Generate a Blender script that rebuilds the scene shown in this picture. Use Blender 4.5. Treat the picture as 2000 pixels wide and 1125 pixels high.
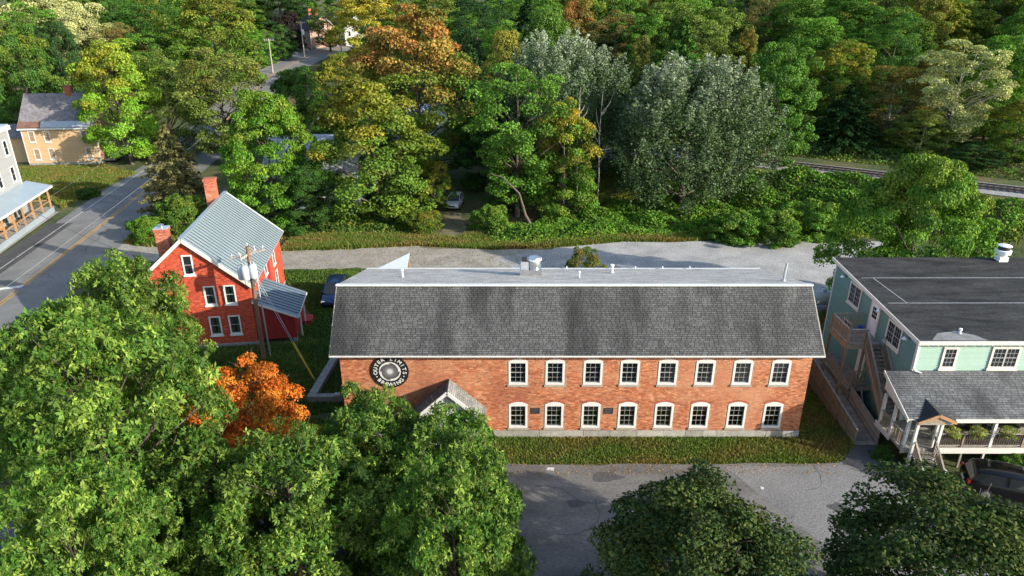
import bpy, math, random
import numpy as np
from mathutils import Vector
for o in list(bpy.data.objects): bpy.data.objects.remove(o)
S = bpy.context.scene
COL = S.collection
R = math.radians
# ------------------------------------------------------------------ camera, sky, sun, exposure
cam = bpy.data.cameras.new('Camera'); camo = bpy.data.objects.new('Camera', cam); COL.objects.link(camo)
camo.location = (0, 0, 24); camo.rotation_euler = (R(90-22.9), 0, 0)
cam.sensor_width = 36; cam.lens = 23.994; cam.clip_start = 0.5; cam.clip_end = 4000
S.camera = camo
SUN_EL, SUN_AZ = R(20), R(27)            # azimuth measured from +X towards the camera (-Y)
sdir = Vector((math.cos(SUN_EL)*math.cos(SUN_AZ), -math.cos(SUN_EL)*math.sin(SUN_AZ), math.sin(SUN_EL)))
W = bpy.data.worlds.new('World'); S.world = W; W.use_nodes = True
wn = W.node_tree.nodes; wl = W.node_tree.links
sky = wn.new('ShaderNodeTexSky'); sky.sky_type = 'NISHITA'; sky.sun_disc = False
sky.sun_elevation = SUN_EL; sky.sun_rotation = math.atan2(sdir.x, sdir.y)
wl.new(sky.outputs[0], wn['Background'].inputs[0]); wn['Background'].inputs[1].default_value = 0.15
sl = bpy.data.lights.new('Sun', 'SUN'); sl.energy = 3.9; sl.angle = R(0.5); sl.color = (1, .93, .80)
so = bpy.data.objects.new('Sun', sl); COL.objects.link(so); so.location = (60, -30, 60)
so.rotation_euler = sdir.to_track_quat('Z', 'Y').to_euler()
S.view_settings.view_transform = 'Standard'; S.view_settings.look = 'None'
S.view_settings.gamma = 1; S.view_settings.exposure = 1.12
S.render.engine = 'CYCLES'
S.cycles.transparent_max_bounces = 12

# ------------------------------------------------------------------ materials
MATS = {}
def new_mat(name):
    m = bpy.data.materials.new(name); m.use_nodes = True
    MATS[name] = m
    return m, m.node_tree.nodes, m.node_tree.links, m.node_tree.nodes['Principled BSDF']
def mat(name, col, rough=.7, var=.25, scale=3., bump=0., metal=0., fine=0., col2=None, spec=None, stretch=(1,1,1), obrand=0.):
    m, n, l, b = new_mat(name)
    b.inputs['Roughness'].default_value = rough; b.inputs['Metallic'].default_value = metal
    if spec is not None: b.inputs['Specular IOR Level'].default_value = spec
    tc = n.new('ShaderNodeTexCoord'); mp = n.new('ShaderNodeMapping'); mp.inputs['Scale'].default_value = stretch
    l.new(tc.outputs['Object'], mp.inputs['Vector'])
    nz = n.new('ShaderNodeTexNoise'); nz.inputs['Scale'].default_value = scale; nz.inputs['Detail'].default_value = 6
    nz.inputs['Roughness'].default_value = .65
    l.new(mp.outputs[0], nz.inputs['Vector'])
    rp = n.new('ShaderNodeValToRGB'); rp.color_ramp.elements[0].position = .3; rp.color_ramp.elements[1].position = .7
    c2 = col2 if col2 else tuple(min(1, c*(1+var)) for c in col)
    c1 = tuple(c*(1-var) for c in col) if not col2 else col
    rp.color_ramp.elements[0].color = (*c1, 1); rp.color_ramp.elements[1].color = (*c2, 1)
    l.new(nz.outputs[0], rp.inputs[0])
    out = rp.outputs[0]
    if fine > 0:
        n2 = n.new('ShaderNodeTexNoise'); n2.inputs['Scale'].default_value = max(scale*14, 10); n2.inputs['Detail'].default_value = 3
        l.new(mp.outputs[0], n2.inputs['Vector'])
        mr = n.new('ShaderNodeMapRange'); mr.inputs[1].default_value = .3; mr.inputs[2].default_value = .7
        mr.inputs[3].default_value = 1-fine; mr.inputs[4].default_value = 1+fine
        l.new(n2.outputs[0], mr.inputs[0])
        mx = n.new('ShaderNodeVectorMath'); mx.operation = 'SCALE'; l.new(out, mx.inputs[0]); l.new(mr.outputs[0], mx.inputs['Scale'])
        out = mx.outputs[0]
    if obrand > 0:
        oi = n.new('ShaderNodeObjectInfo'); mr = n.new('ShaderNodeMapRange'); mr.inputs[3].default_value = 1-obrand; mr.inputs[4].default_value = 1+obrand
        l.new(oi.outputs['Random'], mr.inputs[0])
        mx = n.new('ShaderNodeVectorMath'); mx.operation = 'SCALE'; l.new(out, mx.inputs[0]); l.new(mr.outputs[0], mx.inputs['Scale'])
        out = mx.outputs[0]
    l.new(out, b.inputs['Base Color'])
    if bump > 0:
        bp = n.new('ShaderNodeBump'); bp.inputs['Strength'].default_value = bump; bp.inputs['Distance'].default_value = .05
        l.new((n2 if fine > 0 else nz).outputs[0], bp.inputs['Height']); l.new(bp.outputs[0], b.inputs['Normal'])
    return m
mat('sash_grey', (.36,.36,.35), .5, .06, 2)
mat('white_paint', (.60,.595,.575), .55, .06, 2, fine=.04)
mat('cream_trim', (.60,.57,.51), .55, .08, 2, fine=.05)
mat('stone_sill', (.33,.30,.26), .85, .3, 9, bump=.4, fine=.2)
mat('granite', (.30,.29,.26), .85, .22, 2.5, bump=.4, fine=.2, obrand=.18)
mat('dark_metal', (.05,.05,.05), .45, .2, 5, metal=.6)
mat('black_paint', (.014,.014,.015), .5, .2, 5)
mat('louvre', (.055,.045,.042), .5, .2, 5)
mat('steel', (.55,.56,.57), .28, .12, 4, metal=.9)
mat('galv', (.48,.50,.52), .45, .15, 4, metal=.5)
mat('white_metal', (.78,.80,.82), .35, .05, 2)
mat('tank', (.62,.64,.66), .32, .06, 2, metal=.35)
mat('yellow_label', (.7,.35,.03), .5, .05, 2)
mat('membrane', (.31,.29,.265), .95, .28, .9, fine=.55, col2=(.53,.50,.46), spec=.05, stretch=(1,2.0,1))
mat('flashing', (.60,.63,.63), .5, .1, 1.5, fine=.08)
mat('red_brick_paint', (.46,.062,.030), .6, .1, 1.2, fine=.14)
mat('red_siding', (.30,.022,.022), .6, .15, 2)
mat('tin_roof', (.27,.33,.35), .42, .07, .7, metal=.25)
mat('tin_roof_blue', (.17,.23,.28), .42, .07, .7, metal=.25)
mat('tin_seam', (.045,.055,.06), .5, .1, 2, metal=.25)
mat('chimney_brick', (.36,.10,.055), .85, .4, 5, bump=.4, fine=.25)
mat('wood_grey', (.27,.245,.205), .85, .25, 3, fine=.25, obrand=.22, bump=.2)
mat('wood_brown', (.225,.18,.125), .8, .25, 3, fine=.25, obrand=.2, bump=.2)
mat('wood_new', (.36,.20,.09), .7, .15, 3, fine=.15, obrand=.12)
mat('pole_wood', (.17,.095,.055), .85, .3, 5, fine=.2, stretch=(1,1,.15))
mat('pole_grey', (.34,.30,.26), .85, .2, 5, stretch=(1,1,.15))
mat('transformer', (.50,.54,.57), .4, .06, 2)
mat('insulator', (.42,.42,.42), .35, .1, 2)
mat('wire', (.03,.03,.03), .6, .1, 2)
mat('wire_light', (.45,.45,.45), .5, .1, 2)
mat('guard_yellow', (.65,.42,.04), .5, .05, 2)
mat('concrete', (.26,.25,.23), .9, .3, 2.5, bump=.3, fine=.2)
mat('asphalt_main', (.13,.13,.128), .9, .3, .35, fine=.22, bump=.15, col2=(.215,.21,.20))
mat('asphalt_patch', (.060,.060,.062), .9, .2, .6, fine=.2)
mat('asphalt_lot', (.085,.082,.077), .9, .2, .35, fine=.30, bump=.15, col2=(.19,.182,.17), stretch=(.5,1.5,1))
mat('asphalt_new', (.145,.144,.142), .9, .2, .3, fine=.35, bump=.2, col2=(.22,.217,.212))
mat('asphalt_path', (.075,.075,.077), .9, .2, 1, fine=.25)
mat('gravel_grey', (.25,.248,.243), .95, .2, .4, fine=.6, bump=.5, col2=(.40,.393,.38))
mat('gravel_tan', (.21,.19,.155), .95, .2, .5, fine=.5, bump=.4, col2=(.37,.34,.295))
mat('dirt_track', (.075,.075,.03), .95, .2, .8, fine=.4, bump=.4, col2=(.20,.16,.10))
mat('ballast', (.22,.21,.20), .95, .2, 1, fine=.6, bump=.5, col2=(.32,.31,.30))
mat('rail_rust', (.075,.05,.04), .6, .2, 2)
mat('sleeper', (.10,.075,.055), .9, .3, 2, obrand=.3)
mat('paint_yellow', (.50,.27,.035), .7, .25, 1.2, fine=.25)
mat('paint_white', (.62,.62,.60), .7, .2, 1.2, fine=.2)
mat('flat_roof_black', (.016,.0165,.017), .9, .25, .8, fine=.45, col2=(.060,.060,.060), stretch=(.5,2.2,1), spec=.15)
mat('seam_white', (.36,.37,.38), .7, .3, 6)
mat('patch_dust', (.19,.19,.19), .9, .3, 2, fine=.3)
mat('beige_siding', (.50,.33,.175), .7, .06, 2, fine=.05)
mat('grey_siding', (.27,.275,.275), .7, .06, 2, fine=.05)
mat('dark_roof_slate', (.10,.088,.095), .8, .2, 2.2, fine=.5, col2=(.24,.22,.23), stretch=(1,1,1))
mat('dark_shingle_plain', (.022,.023,.024), .9, .25, 2, fine=.4)
mat('porch_tin', (.36,.43,.47), .4, .08, 1.2, metal=.3)
mat('stain_brown', (.16,.08,.055), .8, .3, 2)
mat('curtain', (.80,.78,.72), .9, .12, 14, stretch=(1,1,.05))
mat('screen', (.17,.168,.155), .7, .15, 3)
mat('interior', (.13,.115,.10), .95, .2, 2)
mat('interior_wall', (.30,.28,.25), .95, .1, 2)
mat('door_white', (.74,.75,.75), .45, .04, 2)
mat('door_red', (.45,.03,.02), .5, .1, 2)
mat('blue_bucket', (.02,.05,.45), .4, .1, 2)
mat('car_blue', (.012,.03,.09), .22, .05, 2, metal=.4)
mat('car_black', (.004,.004,.005), .14, .05, 2, spec=.3)
mat('car_white', (.62,.62,.60), .3, .05, 2)
mat('tyre', (.012,.012,.012), .85, .2, 5)
mat('rim', (.35,.35,.36), .35, .1, 4, metal=.8)
mat('lamp_red', (.35,.01,.01), .3, .1, 2)
mat('lamp_clear', (.6,.6,.6), .15, .1, 2)
mat('bark', (.105,.082,.062), .95, .35, 4, bump=.5, fine=.25, stretch=(1,1,.3))
mat('bark_pale', (.42,.39,.33), .9, .3, 4, fine=.2, stretch=(1,1,.5))
mat('stone_pale', (.36,.34,.31), .9, .25, 2, fine=.15)
mat('planter', (.10,.055,.03), .9, .2, 5)
mat('slate_blue_wall', (.16,.20,.24), .7, .1, 2)
mat('far_brick', (.42,.24,.17), .8, .2, 1.5, fine=.2)
mat('pale_wall', (.60,.58,.54), .7, .08, 1.5)

def glass_mat():
    m, n, l, b = new_mat('glass')
    n.remove(b); out = n['Material Output']
    tr = n.new('ShaderNodeBsdfTransparent'); tr.inputs[0].default_value = (.70,.74,.73,1)
    gl = n.new('ShaderNodeBsdfGlossy'); gl.inputs['Roughness'].default_value = .04
    fr = n.new('ShaderNodeFresnel'); fr.inputs['IOR'].default_value = 1.7
    mx = n.new('ShaderNodeMixShader'); l.new(fr.outputs[0], mx.inputs[0]); l.new(tr.outputs[0], mx.inputs[1]); l.new(gl.outputs[0], mx.inputs[2])
    l.new(mx.outputs[0], out.inputs[0])
    return m
glass_mat()
def dark_glass():
    m, n, l, b = new_mat('dark_glass')
    b.inputs['Base Color'].default_value = (.018,.021,.024,1); b.inputs['Roughness'].default_value = .06
    b.inputs['Specular IOR Level'].default_value = .4
dark_glass()
def attr_mat(name, rough=.85, stain=None, spec=.3, obrand=None):
    """colour comes from the per-piece colour attribute 'Col' (or the object's random value), with weather stains by position"""
    m, n, l, b = new_mat(name)
    b.inputs['Roughness'].default_value = rough; b.inputs['Specular IOR Level'].default_value = spec
    if obrand:
        oi = n.new('ShaderNodeObjectInfo'); rp = n.new('ShaderNodeValToRGB')
        els = rp.color_ramp.elements; els[0].color = (*obrand[0],1); els[1].color = (*obrand[1],1)
        l.new(oi.outputs['Random'], rp.inputs[0]); out = rp.outputs[0]
    else:
        a = n.new('ShaderNodeAttribute'); a.attribute_name = 'Col'; out = a.outputs['Color']
    ge = n.new('ShaderNodeNewGeometry')
    if stain:
        for (sc, st, lo, hi, colr, amt) in stain:
            mp = n.new('ShaderNodeMapping'); mp.inputs['Scale'].default_value = st; l.new(ge.outputs['Position'], mp.inputs['Vector'])
            nz = n.new('ShaderNodeTexNoise'); nz.inputs['Scale'].default_value = sc; nz.inputs['Detail'].default_value = 5
            l.new(mp.outputs[0], nz.inputs['Vector'])
            mr = n.new('ShaderNodeMapRange'); mr.inputs[1].default_value = lo; mr.inputs[2].default_value = hi; mr.inputs[4].default_value = amt
            mr.clamp = True
            l.new(nz.outputs[0], mr.inputs[0])
            mx = n.new('ShaderNodeMix'); mx.data_type = 'RGBA'
            l.new(mr.outputs[0], mx.inputs['Factor']); l.new(out, mx.inputs['A']); mx.inputs['B'].default_value = (*colr, 1)
            out = mx.outputs['Result']
    n2 = n.new('ShaderNodeTexNoise'); n2.inputs['Scale'].default_value = 22; n2.inputs['Detail'].default_value = 3
    l.new(ge.outputs['Position'], n2.inputs['Vector'])
    mr = n.new('ShaderNodeMapRange'); mr.inputs[1].default_value = .3; mr.inputs[2].default_value = .7; mr.inputs[3].default_value = .86; mr.inputs[4].default_value = 1.14
    l.new(n2.outputs[0], mr.inputs[0])
    sc_ = n.new('ShaderNodeVectorMath'); sc_.operation = 'SCALE'; l.new(out, sc_.inputs[0]); l.new(mr.outputs[0], sc_.inputs['Scale'])
    l.new(sc_.outputs[0], b.inputs['Base Color'])
    bp = n.new('ShaderNodeBump'); bp.inputs['Strength'].default_value = .08; bp.inputs['Distance'].default_value = .01
    l.new(n2.outputs[0], bp.inputs['Height']); l.new(bp.outputs[0], b.inputs['Normal'])
    return m
STB = [(.12, (1,1,2.2), .50, .66, (.44,.20,.115), .55), (.55, (1,1,1.6), .50, .74, (.54,.32,.19), .5), (.35, (1,1,.6), .56, .72, (.22,.065,.04), .6)]
attr_mat('brick', .88, STB)
attr_mat('brick_red', .62, [(.4, (1,1,1), .55, .75, (.30,.04,.025), .5)])
STS = [(.42, (1.0,.25,.25), .48, .64, (.022,.023,.023), .85), (.9, (1,.5,.5), .55, .75, (.19,.19,.18), .35)]
attr_mat('shingle', .9, STS)
attr_mat('shingle_piece', .9, STS, obrand=((.062,.063,.064),(.13,.13,.128)))
STG = [(.5, (1,.6,.6), .5, .68, (.030,.032,.034), .7)]
attr_mat('shingle_porch', .9, STG)
attr_mat('shingle_porch_piece', .9, STG, obrand=((.10,.103,.107),(.18,.185,.19)))
attr_mat('clapboard', .65)
attr_mat('mortar_dummy', .9)
mat('mortar', (.36,.20,.125), .95, .2, 3, fine=.15)
mat('mortar_red', (.33,.045,.025), .8, .15, 3, fine=.12)

def leaf_mat():
    m, n, l, b = new_mat('foliage')
    n.remove(b); out = n['Material Output']
    oi = n.new('ShaderNodeObjectInfo')
    tint = n.new('ShaderNodeAttribute'); tint.attribute_type = 'OBJECT'; tint.attribute_name = 'tint'
    a = n.new('ShaderNodeAttribute'); a.attribute_name = 'Col'
    sep = n.new('ShaderNodeSeparateColor'); l.new(a.outputs['Color'], sep.inputs[0])
    mx = n.new('ShaderNodeMix'); mx.data_type = 'RGBA'
    l.new(sep.outputs[1], mx.inputs['Factor']); l.new(oi.outputs['Color'], mx.inputs['A']); l.new(tint.outputs['Color'], mx.inputs['B'])
    mr = n.new('ShaderNodeMapRange'); mr.inputs[3].default_value = .42; mr.inputs[4].default_value = 1.7; l.new(sep.outputs[0], mr.inputs[0])
    sc = n.new('ShaderNodeVectorMath'); sc.operation = 'SCALE'; l.new(mx.outputs['Result'], sc.inputs[0]); l.new(mr.outputs[0], sc.inputs['Scale'])
    df = n.new('ShaderNodeBsdfDiffuse'); tl = n.new('ShaderNodeBsdfTranslucent'); gs = n.new('ShaderNodeBsdfGlossy')
    gs.inputs['Roughness'].default_value = .6; gs.inputs['Color'].default_value = (.5,.55,.45,1)
    l.new(sc.outputs[0], df.inputs[0])
    sat = n.new('ShaderNodeVectorMath'); sat.operation = 'MULTIPLY'; sat.inputs[1].default_value = (1.0,1.12,.42); l.new(sc.outputs[0], sat.inputs[0]); l.new(sat.outputs[0], tl.inputs[0])
    m1 = n.new('ShaderNodeMixShader'); m1.inputs[0].default_value = .25; l.new(df.outputs[0], m1.inputs[1]); l.new(tl.outputs[0], m1.inputs[2])
    m2 = n.new('ShaderNodeMixShader'); m2.inputs[0].default_value = .03; l.new(m1.outputs[0], m2.inputs[1]); l.new(gs.outputs[0], m2.inputs[2])
    l.new(m2.outputs[0], out.inputs[0])
leaf_mat()
def ground_mat():
    m, n, l, b = new_mat('ground'); b.inputs['Roughness'].default_value = .95
    ge = n.new('ShaderNodeNewGeometry')
    def nz(s, d=5):
        q = n.new('ShaderNodeTexNoise'); q.inputs['Scale'].default_value = s; q.inputs['Detail'].default_value = d; q.inputs['Roughness'].default_value = .6
        l.new(ge.outputs['Position'], q.inputs['Vector']); return q
    a = nz(.16); c = nz(2.2); e = nz(9)
    rp = n.new('ShaderNodeValToRGB'); els = rp.color_ramp.elements
    els[0].position = .33; els[0].color = (.030,.052,.010,1); els[1].position = .70; els[1].color = (.15,.105,.045,1)
    k = els.new(.5); k.color = (.058,.078,.014,1)
    l.new(a.outputs[0], rp.inputs[0])
    mr = n.new('ShaderNodeMapRange'); mr.inputs[1].default_value = .3; mr.inputs[2].default_value = .7; mr.inputs[3].default_value = .6; mr.inputs[4].default_value = 1.4; l.new(c.outputs[0], mr.inputs[0])
    s1 = n.new('ShaderNodeVectorMath'); s1.operation = 'SCALE'; l.new(rp.outputs[0], s1.inputs[0]); l.new(mr.outputs[0], s1.inputs['Scale'])
    l.new(s1.outputs[0], b.inputs['Base Color'])
    bp = n.new('ShaderNodeBump'); bp.inputs['Strength'].default_value = .6; bp.inputs['Distance'].default_value = .15; l.new(e.outputs[0], bp.inputs['Height']); l.new(bp.outputs[0], b.inputs['Normal'])
ground_mat()

# ------------------------------------------------------------------ mesh helpers
def link_mesh(name, me, m=None, parent=None, loc=None, rz=0):
    o = bpy.data.objects.new(name, me); COL.objects.link(o)
    if m: me.materials.append(MATS[m]) if not len(me.materials) else None
    if parent: o.parent = parent
    if loc: o.location = loc
    if rz: o.rotation_euler = (0, 0, rz)
    return o
def tag(o, label=None, cat=None, group=None, kind=None):
    if label: o['label'] = label
    if cat: o['category'] = cat
    if group: o['group'] = group
    if kind: o['kind'] = kind
    return o
def thing(name, label, cat, loc=(0,0,0), rz=0, group=None):
    o = bpy.data.objects.new(name, None); COL.objects.link(o); o.location = loc; o.rotation_euler = (0,0,rz)
    o.empty_display_size = .3
    return tag(o, label, cat, group)
def copy_tree(o, parent=None, loc=None):
    c = o.copy(); COL.objects.link(c)
    if parent: c.parent = parent
    if loc: c.location = loc
    for ch in o.children: copy_tree(ch, c)
    return c
def np_mesh(name, V, F, colv=None):
    """V (n,3); F (m,k) same-size polygons; colv per-vertex colour (n,3)"""
    me = bpy.data.meshes.new(name)
    V = np.ascontiguousarray(V, dtype=np.float32); F = np.ascontiguousarray(F, dtype=np.int32)
    me.vertices.add(len(V)); me.vertices.foreach_set('co', V.ravel())
    k = F.shape[1]; me.loops.add(F.size); me.loops.foreach_set('vertex_index', F.ravel())
    me.polygons.add(len(F)); me.polygons.foreach_set('loop_start', np.arange(0, F.size, k, dtype=np.int32))
    me.update(calc_edges=True); me.shade_flat()
    if colv is not None:
        at = me.color_attributes.new('Col', 'FLOAT_COLOR', 'POINT')
        c4 = np.ones((len(V), 4), np.float32); c4[:, :3] = colv; at.data.foreach_set('color', c4.ravel())
    return me
class MB:
    def __init__(s): s.v = []; s.f = []
    def quad(s, a, b, c, d): n = len(s.v); s.v += [a,b,c,d]; s.f.append((n,n+1,n+2,n+3)); return s
    def poly(s, pts): n = len(s.v); s.v += list(pts); s.f.append(tuple(range(n, n+len(pts)))); return s
    def box(s, x0, x1, y0, y1, z0, z1):
        n = len(s.v); s.v += [(x,y,z) for z in (z0,z1) for x,y in ((x0,y0),(x1,y0),(x1,y1),(x0,y1))]
        s.f += [tuple(n+i for i in q) for q in ((3,2,1,0),(4,5,6,7),(0,1,5,4),(1,2,6,5),(2,3,7,6),(3,0,4,7))]; return s
    def bar(s, a, b, w, h=None, up=(0,0,1)):
        """square bar from a to b"""
        h = h or w; a = Vector(a); b = Vector(b); d = (b-a).normalized(); u = Vector(up)
        if abs(d.dot(u)) > .98: u = Vector((0,1,0))
        sx = d.cross(u).normalized()*w/2; sz = sx.cross(d).normalized()*h/2
        n = len(s.v)
        for p in (a,b): s.v += [tuple(p-sx-sz), tuple(p+sx-sz), tuple(p+sx+sz), tuple(p-sx+sz)]
        s.f += [tuple(n+i for i in q) for q in ((3,2,1,0),(4,5,6,7),(0,1,5,4),(1,2,6,5),(2,3,7,6),(3,0,4,7))]; return s
    def tube(s, pts, rad, k=10, cap=True):
        """round tube through pts with radii"""
        n0 = len(s.v); P = [Vector(p) for p in pts]
        if not hasattr(rad, '__len__'): rad = [rad]*len(P)
        for i, p in enumerate(P):
            d = (P[min(i+1,len(P)-1)]-P[max(i-1,0)]).normalized()
            u = Vector((0,0,1)) if abs(d.z) < .9 else Vector((1,0,0))
            a = d.cross(u).normalized(); b = a.cross(d).normalized()
            for j in range(k):
                t = 2*math.pi*j/k; s.v.append(tuple(p+(a*math.cos(t)+b*math.sin(t))*rad[i]))
        for i in range(len(P)-1):
            for j in range(k):
                q = n0+i*k; s.f.append((q+j, q+j+k, q+(j+1)%k+k, q+(j+1)%k))
        if cap:
            s.f.append(tuple(n0+j for j in range(k))); s.f.append(tuple(n0+(len(P)-1)*k+j for j in reversed(range(k))))
        return s
    def prism(s, pts, vec):
        n = len(s.v); k = len(pts); s.v += [tuple(p) for p in pts]+[tuple(Vector(p)+Vector(vec)) for p in pts]
        s.f.append(tuple(n+i for i in reversed(range(k)))); s.f.append(tuple(n+k+i for i in range(k)))
        for i in range(k): s.f.append((n+i, n+(i+1)%k, n+k+(i+1)%k, n+k+i))
        return s
    def build(s, name, m, parent=None, loc=None, rz=0, smooth=False):
        me = bpy.data.meshes.new(name); me.from_pydata([tuple(v) for v in s.v], [], s.f)
        if smooth:
            me.polygons.foreach_set('use_smooth', [True]*len(me.polygons))
            if hasattr(me, 'set_sharp_from_angle'): me.set_sharp_from_angle(angle=R(40))
        me.materials.append(MATS[m]); me.update()
        return link_mesh(name, me, None, parent, loc, rz)
def boxes(name, m, parent, lst, **k):
    b = MB()
    for q in lst: b.box(*q)
    return b.build(name, m, parent, **k)
def wall_holes(mb, x0, x1, z0, z1, holes, y0=0, y1=.3):
    """wall slab in plane y0 (outer) .. y1 with rectangular holes (hx0,hx1,hz0,hz1), incl. reveals"""
    xs = sorted({x0, x1, *[h[0] for h in holes], *[h[1] for h in holes]}); zs = sorted({z0, z1, *[h[2] for h in holes], *[h[3] for h in holes]})
    def hole(cx, cz): return any(h[0] < cx < h[1] and h[2] < cz < h[3] for h in holes)
    for a, b in zip(xs, xs[1:]):
        for c, d in zip(zs, zs[1:]):
            if hole((a+b)/2, (c+d)/2): continue
            mb.quad((a,y0,c),(b,y0,c),(b,y0,d),(a,y0,d)); mb.quad((b,y1,c),(a,y1,c),(a,y1,d),(b,y1,d))
    for a, b, c, d in holes:
        mb.quad((a,y0,c),(a,y0,d),(a,y1,d),(a,y1,c)); mb.quad((b,y0,d),(b,y0,c),(b,y1,c),(b,y1,d))
        mb.quad((a,y0,c),(a,y1,c),(b,y1,c),(b,y0,c)); mb.quad((a,y0,d),(b,y0,d),(b,y1,d),(a,y1,d))
    mb.quad((x0,y0,z0),(x0,y0,z1),(x0,y1,z1),(x0,y1,z0)); mb.quad((x1,y0,z1),(x1,y0,z0),(x1,y1,z0),(x1,y1,z1))
    mb.quad((x0,y0,z1),(x1,y0,z1),(x1,y1,z1),(x0,y1,z1)); mb.quad((x0,y0,z0),(x0,y1,z0),(x1,y1,z0),(x1,y0,z0))
def brick_mesh(name, x0, x1, z0, z1, keep, pal, seed, bl=.205, bh=.064, j=.009, proud=.009):
    """individual bricks in running bond on plane y=0 facing -y; keep(cx,cz) masks openings"""
    rg = np.random.default_rng(seed); rows = int((z1-z0)/(bh+j)); B = []
    for r in range(rows):
        z = z0+r*(bh+j)+j/2; x = x0-rg.random()*bl
        while x < x1:
            ln = bl*(.82+.36*rg.random()) if rg.random() > .12 else bl*.5
            a = max(x+j/2, x0); b = min(x+ln+j/2, x1); x += ln+j
            if b-a < .04: continue
            B.append((a, b, z, z+bh))
    B = np.array(B); cx = (B[:,0]+B[:,1])/2; cz = (B[:,2]+B[:,3])/2
    B = B[keep(cx, cz, B)]
    n = len(B); pr = proud*(.6+.8*rg.random(n))
    V = np.zeros((n, 8, 3)); 
    for i, (ix, iz, back) in enumerate(((0,2,0),(1,2,0),(1,3,0),(0,3,0),(0,2,1),(1,2,1),(1,3,1),(0,3,1))):
        V[:, i, 0] = B[:, ix]; V[:, i, 2] = B[:, iz]; V[:, i, 1] = 0.004 if back else -pr
    base = (np.arange(n)*8)[:, None, None]; F = base+np.array([[0,1,2,3],[4,5,1,0],[1,5,6,2],[3,2,6,7],[4,0,3,7]])[None]
    pal = np.array(pal); c = pal[rg.integers(0, len(pal), n)]*(.72+.56*rg.random((n,1)))
    return np_mesh(name, V.reshape(-1,3), F.reshape(-1,4), np.repeat(c, 8, axis=0))
def shingle_slope(parent, origin, ux, us, length, slope_len, n_rows, tab, nparts, mstuff, mpiece, seed, lo, hi, clip=None):
    """courses of separate tabs; the lowest courses are single pieces, the rest one joined part.  us points up the slope"""
    rg = np.random.default_rng(seed); ux = np.array(ux, float); us = np.array(us, float); nn = np.cross(ux, us); nn /= np.linalg.norm(nn)
    if nn[2] < 0: nn = -nn
    O = np.array(origin, float); e = slope_len/n_rows; T = []
    for r in range(n_rows):
        x = -rg.random()*tab
        while x < length:
            w = tab*(.75+.5*rg.random()); a, b = max(x, 0), min(x+w, length); x += w
            if b-a > .05 and (clip is None or clip((a+b)/2, (r+.5)*e)): T.append((a, b-.022, r*e, rg.random()))
    V = []; F = []; C = []; dk = np.array(lo)*.30  # dk: shadow line between courses painted on each tab, like a printed band
    def pt(xx, ss, hh): return O+ux*xx+us*ss+nn*hh
    for i, (a, b, s, rv) in enumerate(T[nparts:]):
        h0 = .016+.006*rv; n = len(V); e1 = e*.80
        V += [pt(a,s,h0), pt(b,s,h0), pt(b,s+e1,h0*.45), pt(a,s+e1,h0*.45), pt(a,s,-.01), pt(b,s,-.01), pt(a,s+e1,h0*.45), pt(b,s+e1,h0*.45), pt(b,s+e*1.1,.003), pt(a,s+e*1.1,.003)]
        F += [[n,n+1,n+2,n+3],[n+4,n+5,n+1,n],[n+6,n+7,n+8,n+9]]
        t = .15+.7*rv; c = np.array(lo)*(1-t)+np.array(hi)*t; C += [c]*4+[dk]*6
    me = np_mesh('shingles', np.array(V), np.array(F), np.array(C)); me.materials.append(MATS[mstuff])
    o = link_mesh('shingle_field', me, None, parent); tag(o, kind='stuff')
    ex, es = Vector(ux), Vector(us); nv = Vector(nn)
    P = [(0,0,.019),(1,0,.019),(1,e*.8,.009),(0,e*.8,.009),(0,0,-.01),(1,0,-.01),(1,e*1.1,.003),(0,e*1.1,.003)]
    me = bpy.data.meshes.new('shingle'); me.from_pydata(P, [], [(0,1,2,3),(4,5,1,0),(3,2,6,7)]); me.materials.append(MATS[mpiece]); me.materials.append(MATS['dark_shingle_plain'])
    me.polygons[2].material_index = 1  # top strip in the dark material paints the same row shadow
    from mathutils import Matrix
    Rm = Matrix((ex, es, nv)).transposed().to_quaternion()
    for (a, b, s, rv) in T[:nparts]:
        so_ = bpy.data.objects.new('shingle', me); COL.objects.link(so_); so_.parent = parent
        so_.location = Vector(O+ux*a+us*s); so_.rotation_mode = 'QUATERNION'; so_.rotation_quaternion = Rm; so_.scale = (b-a, 1, 1)
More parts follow.
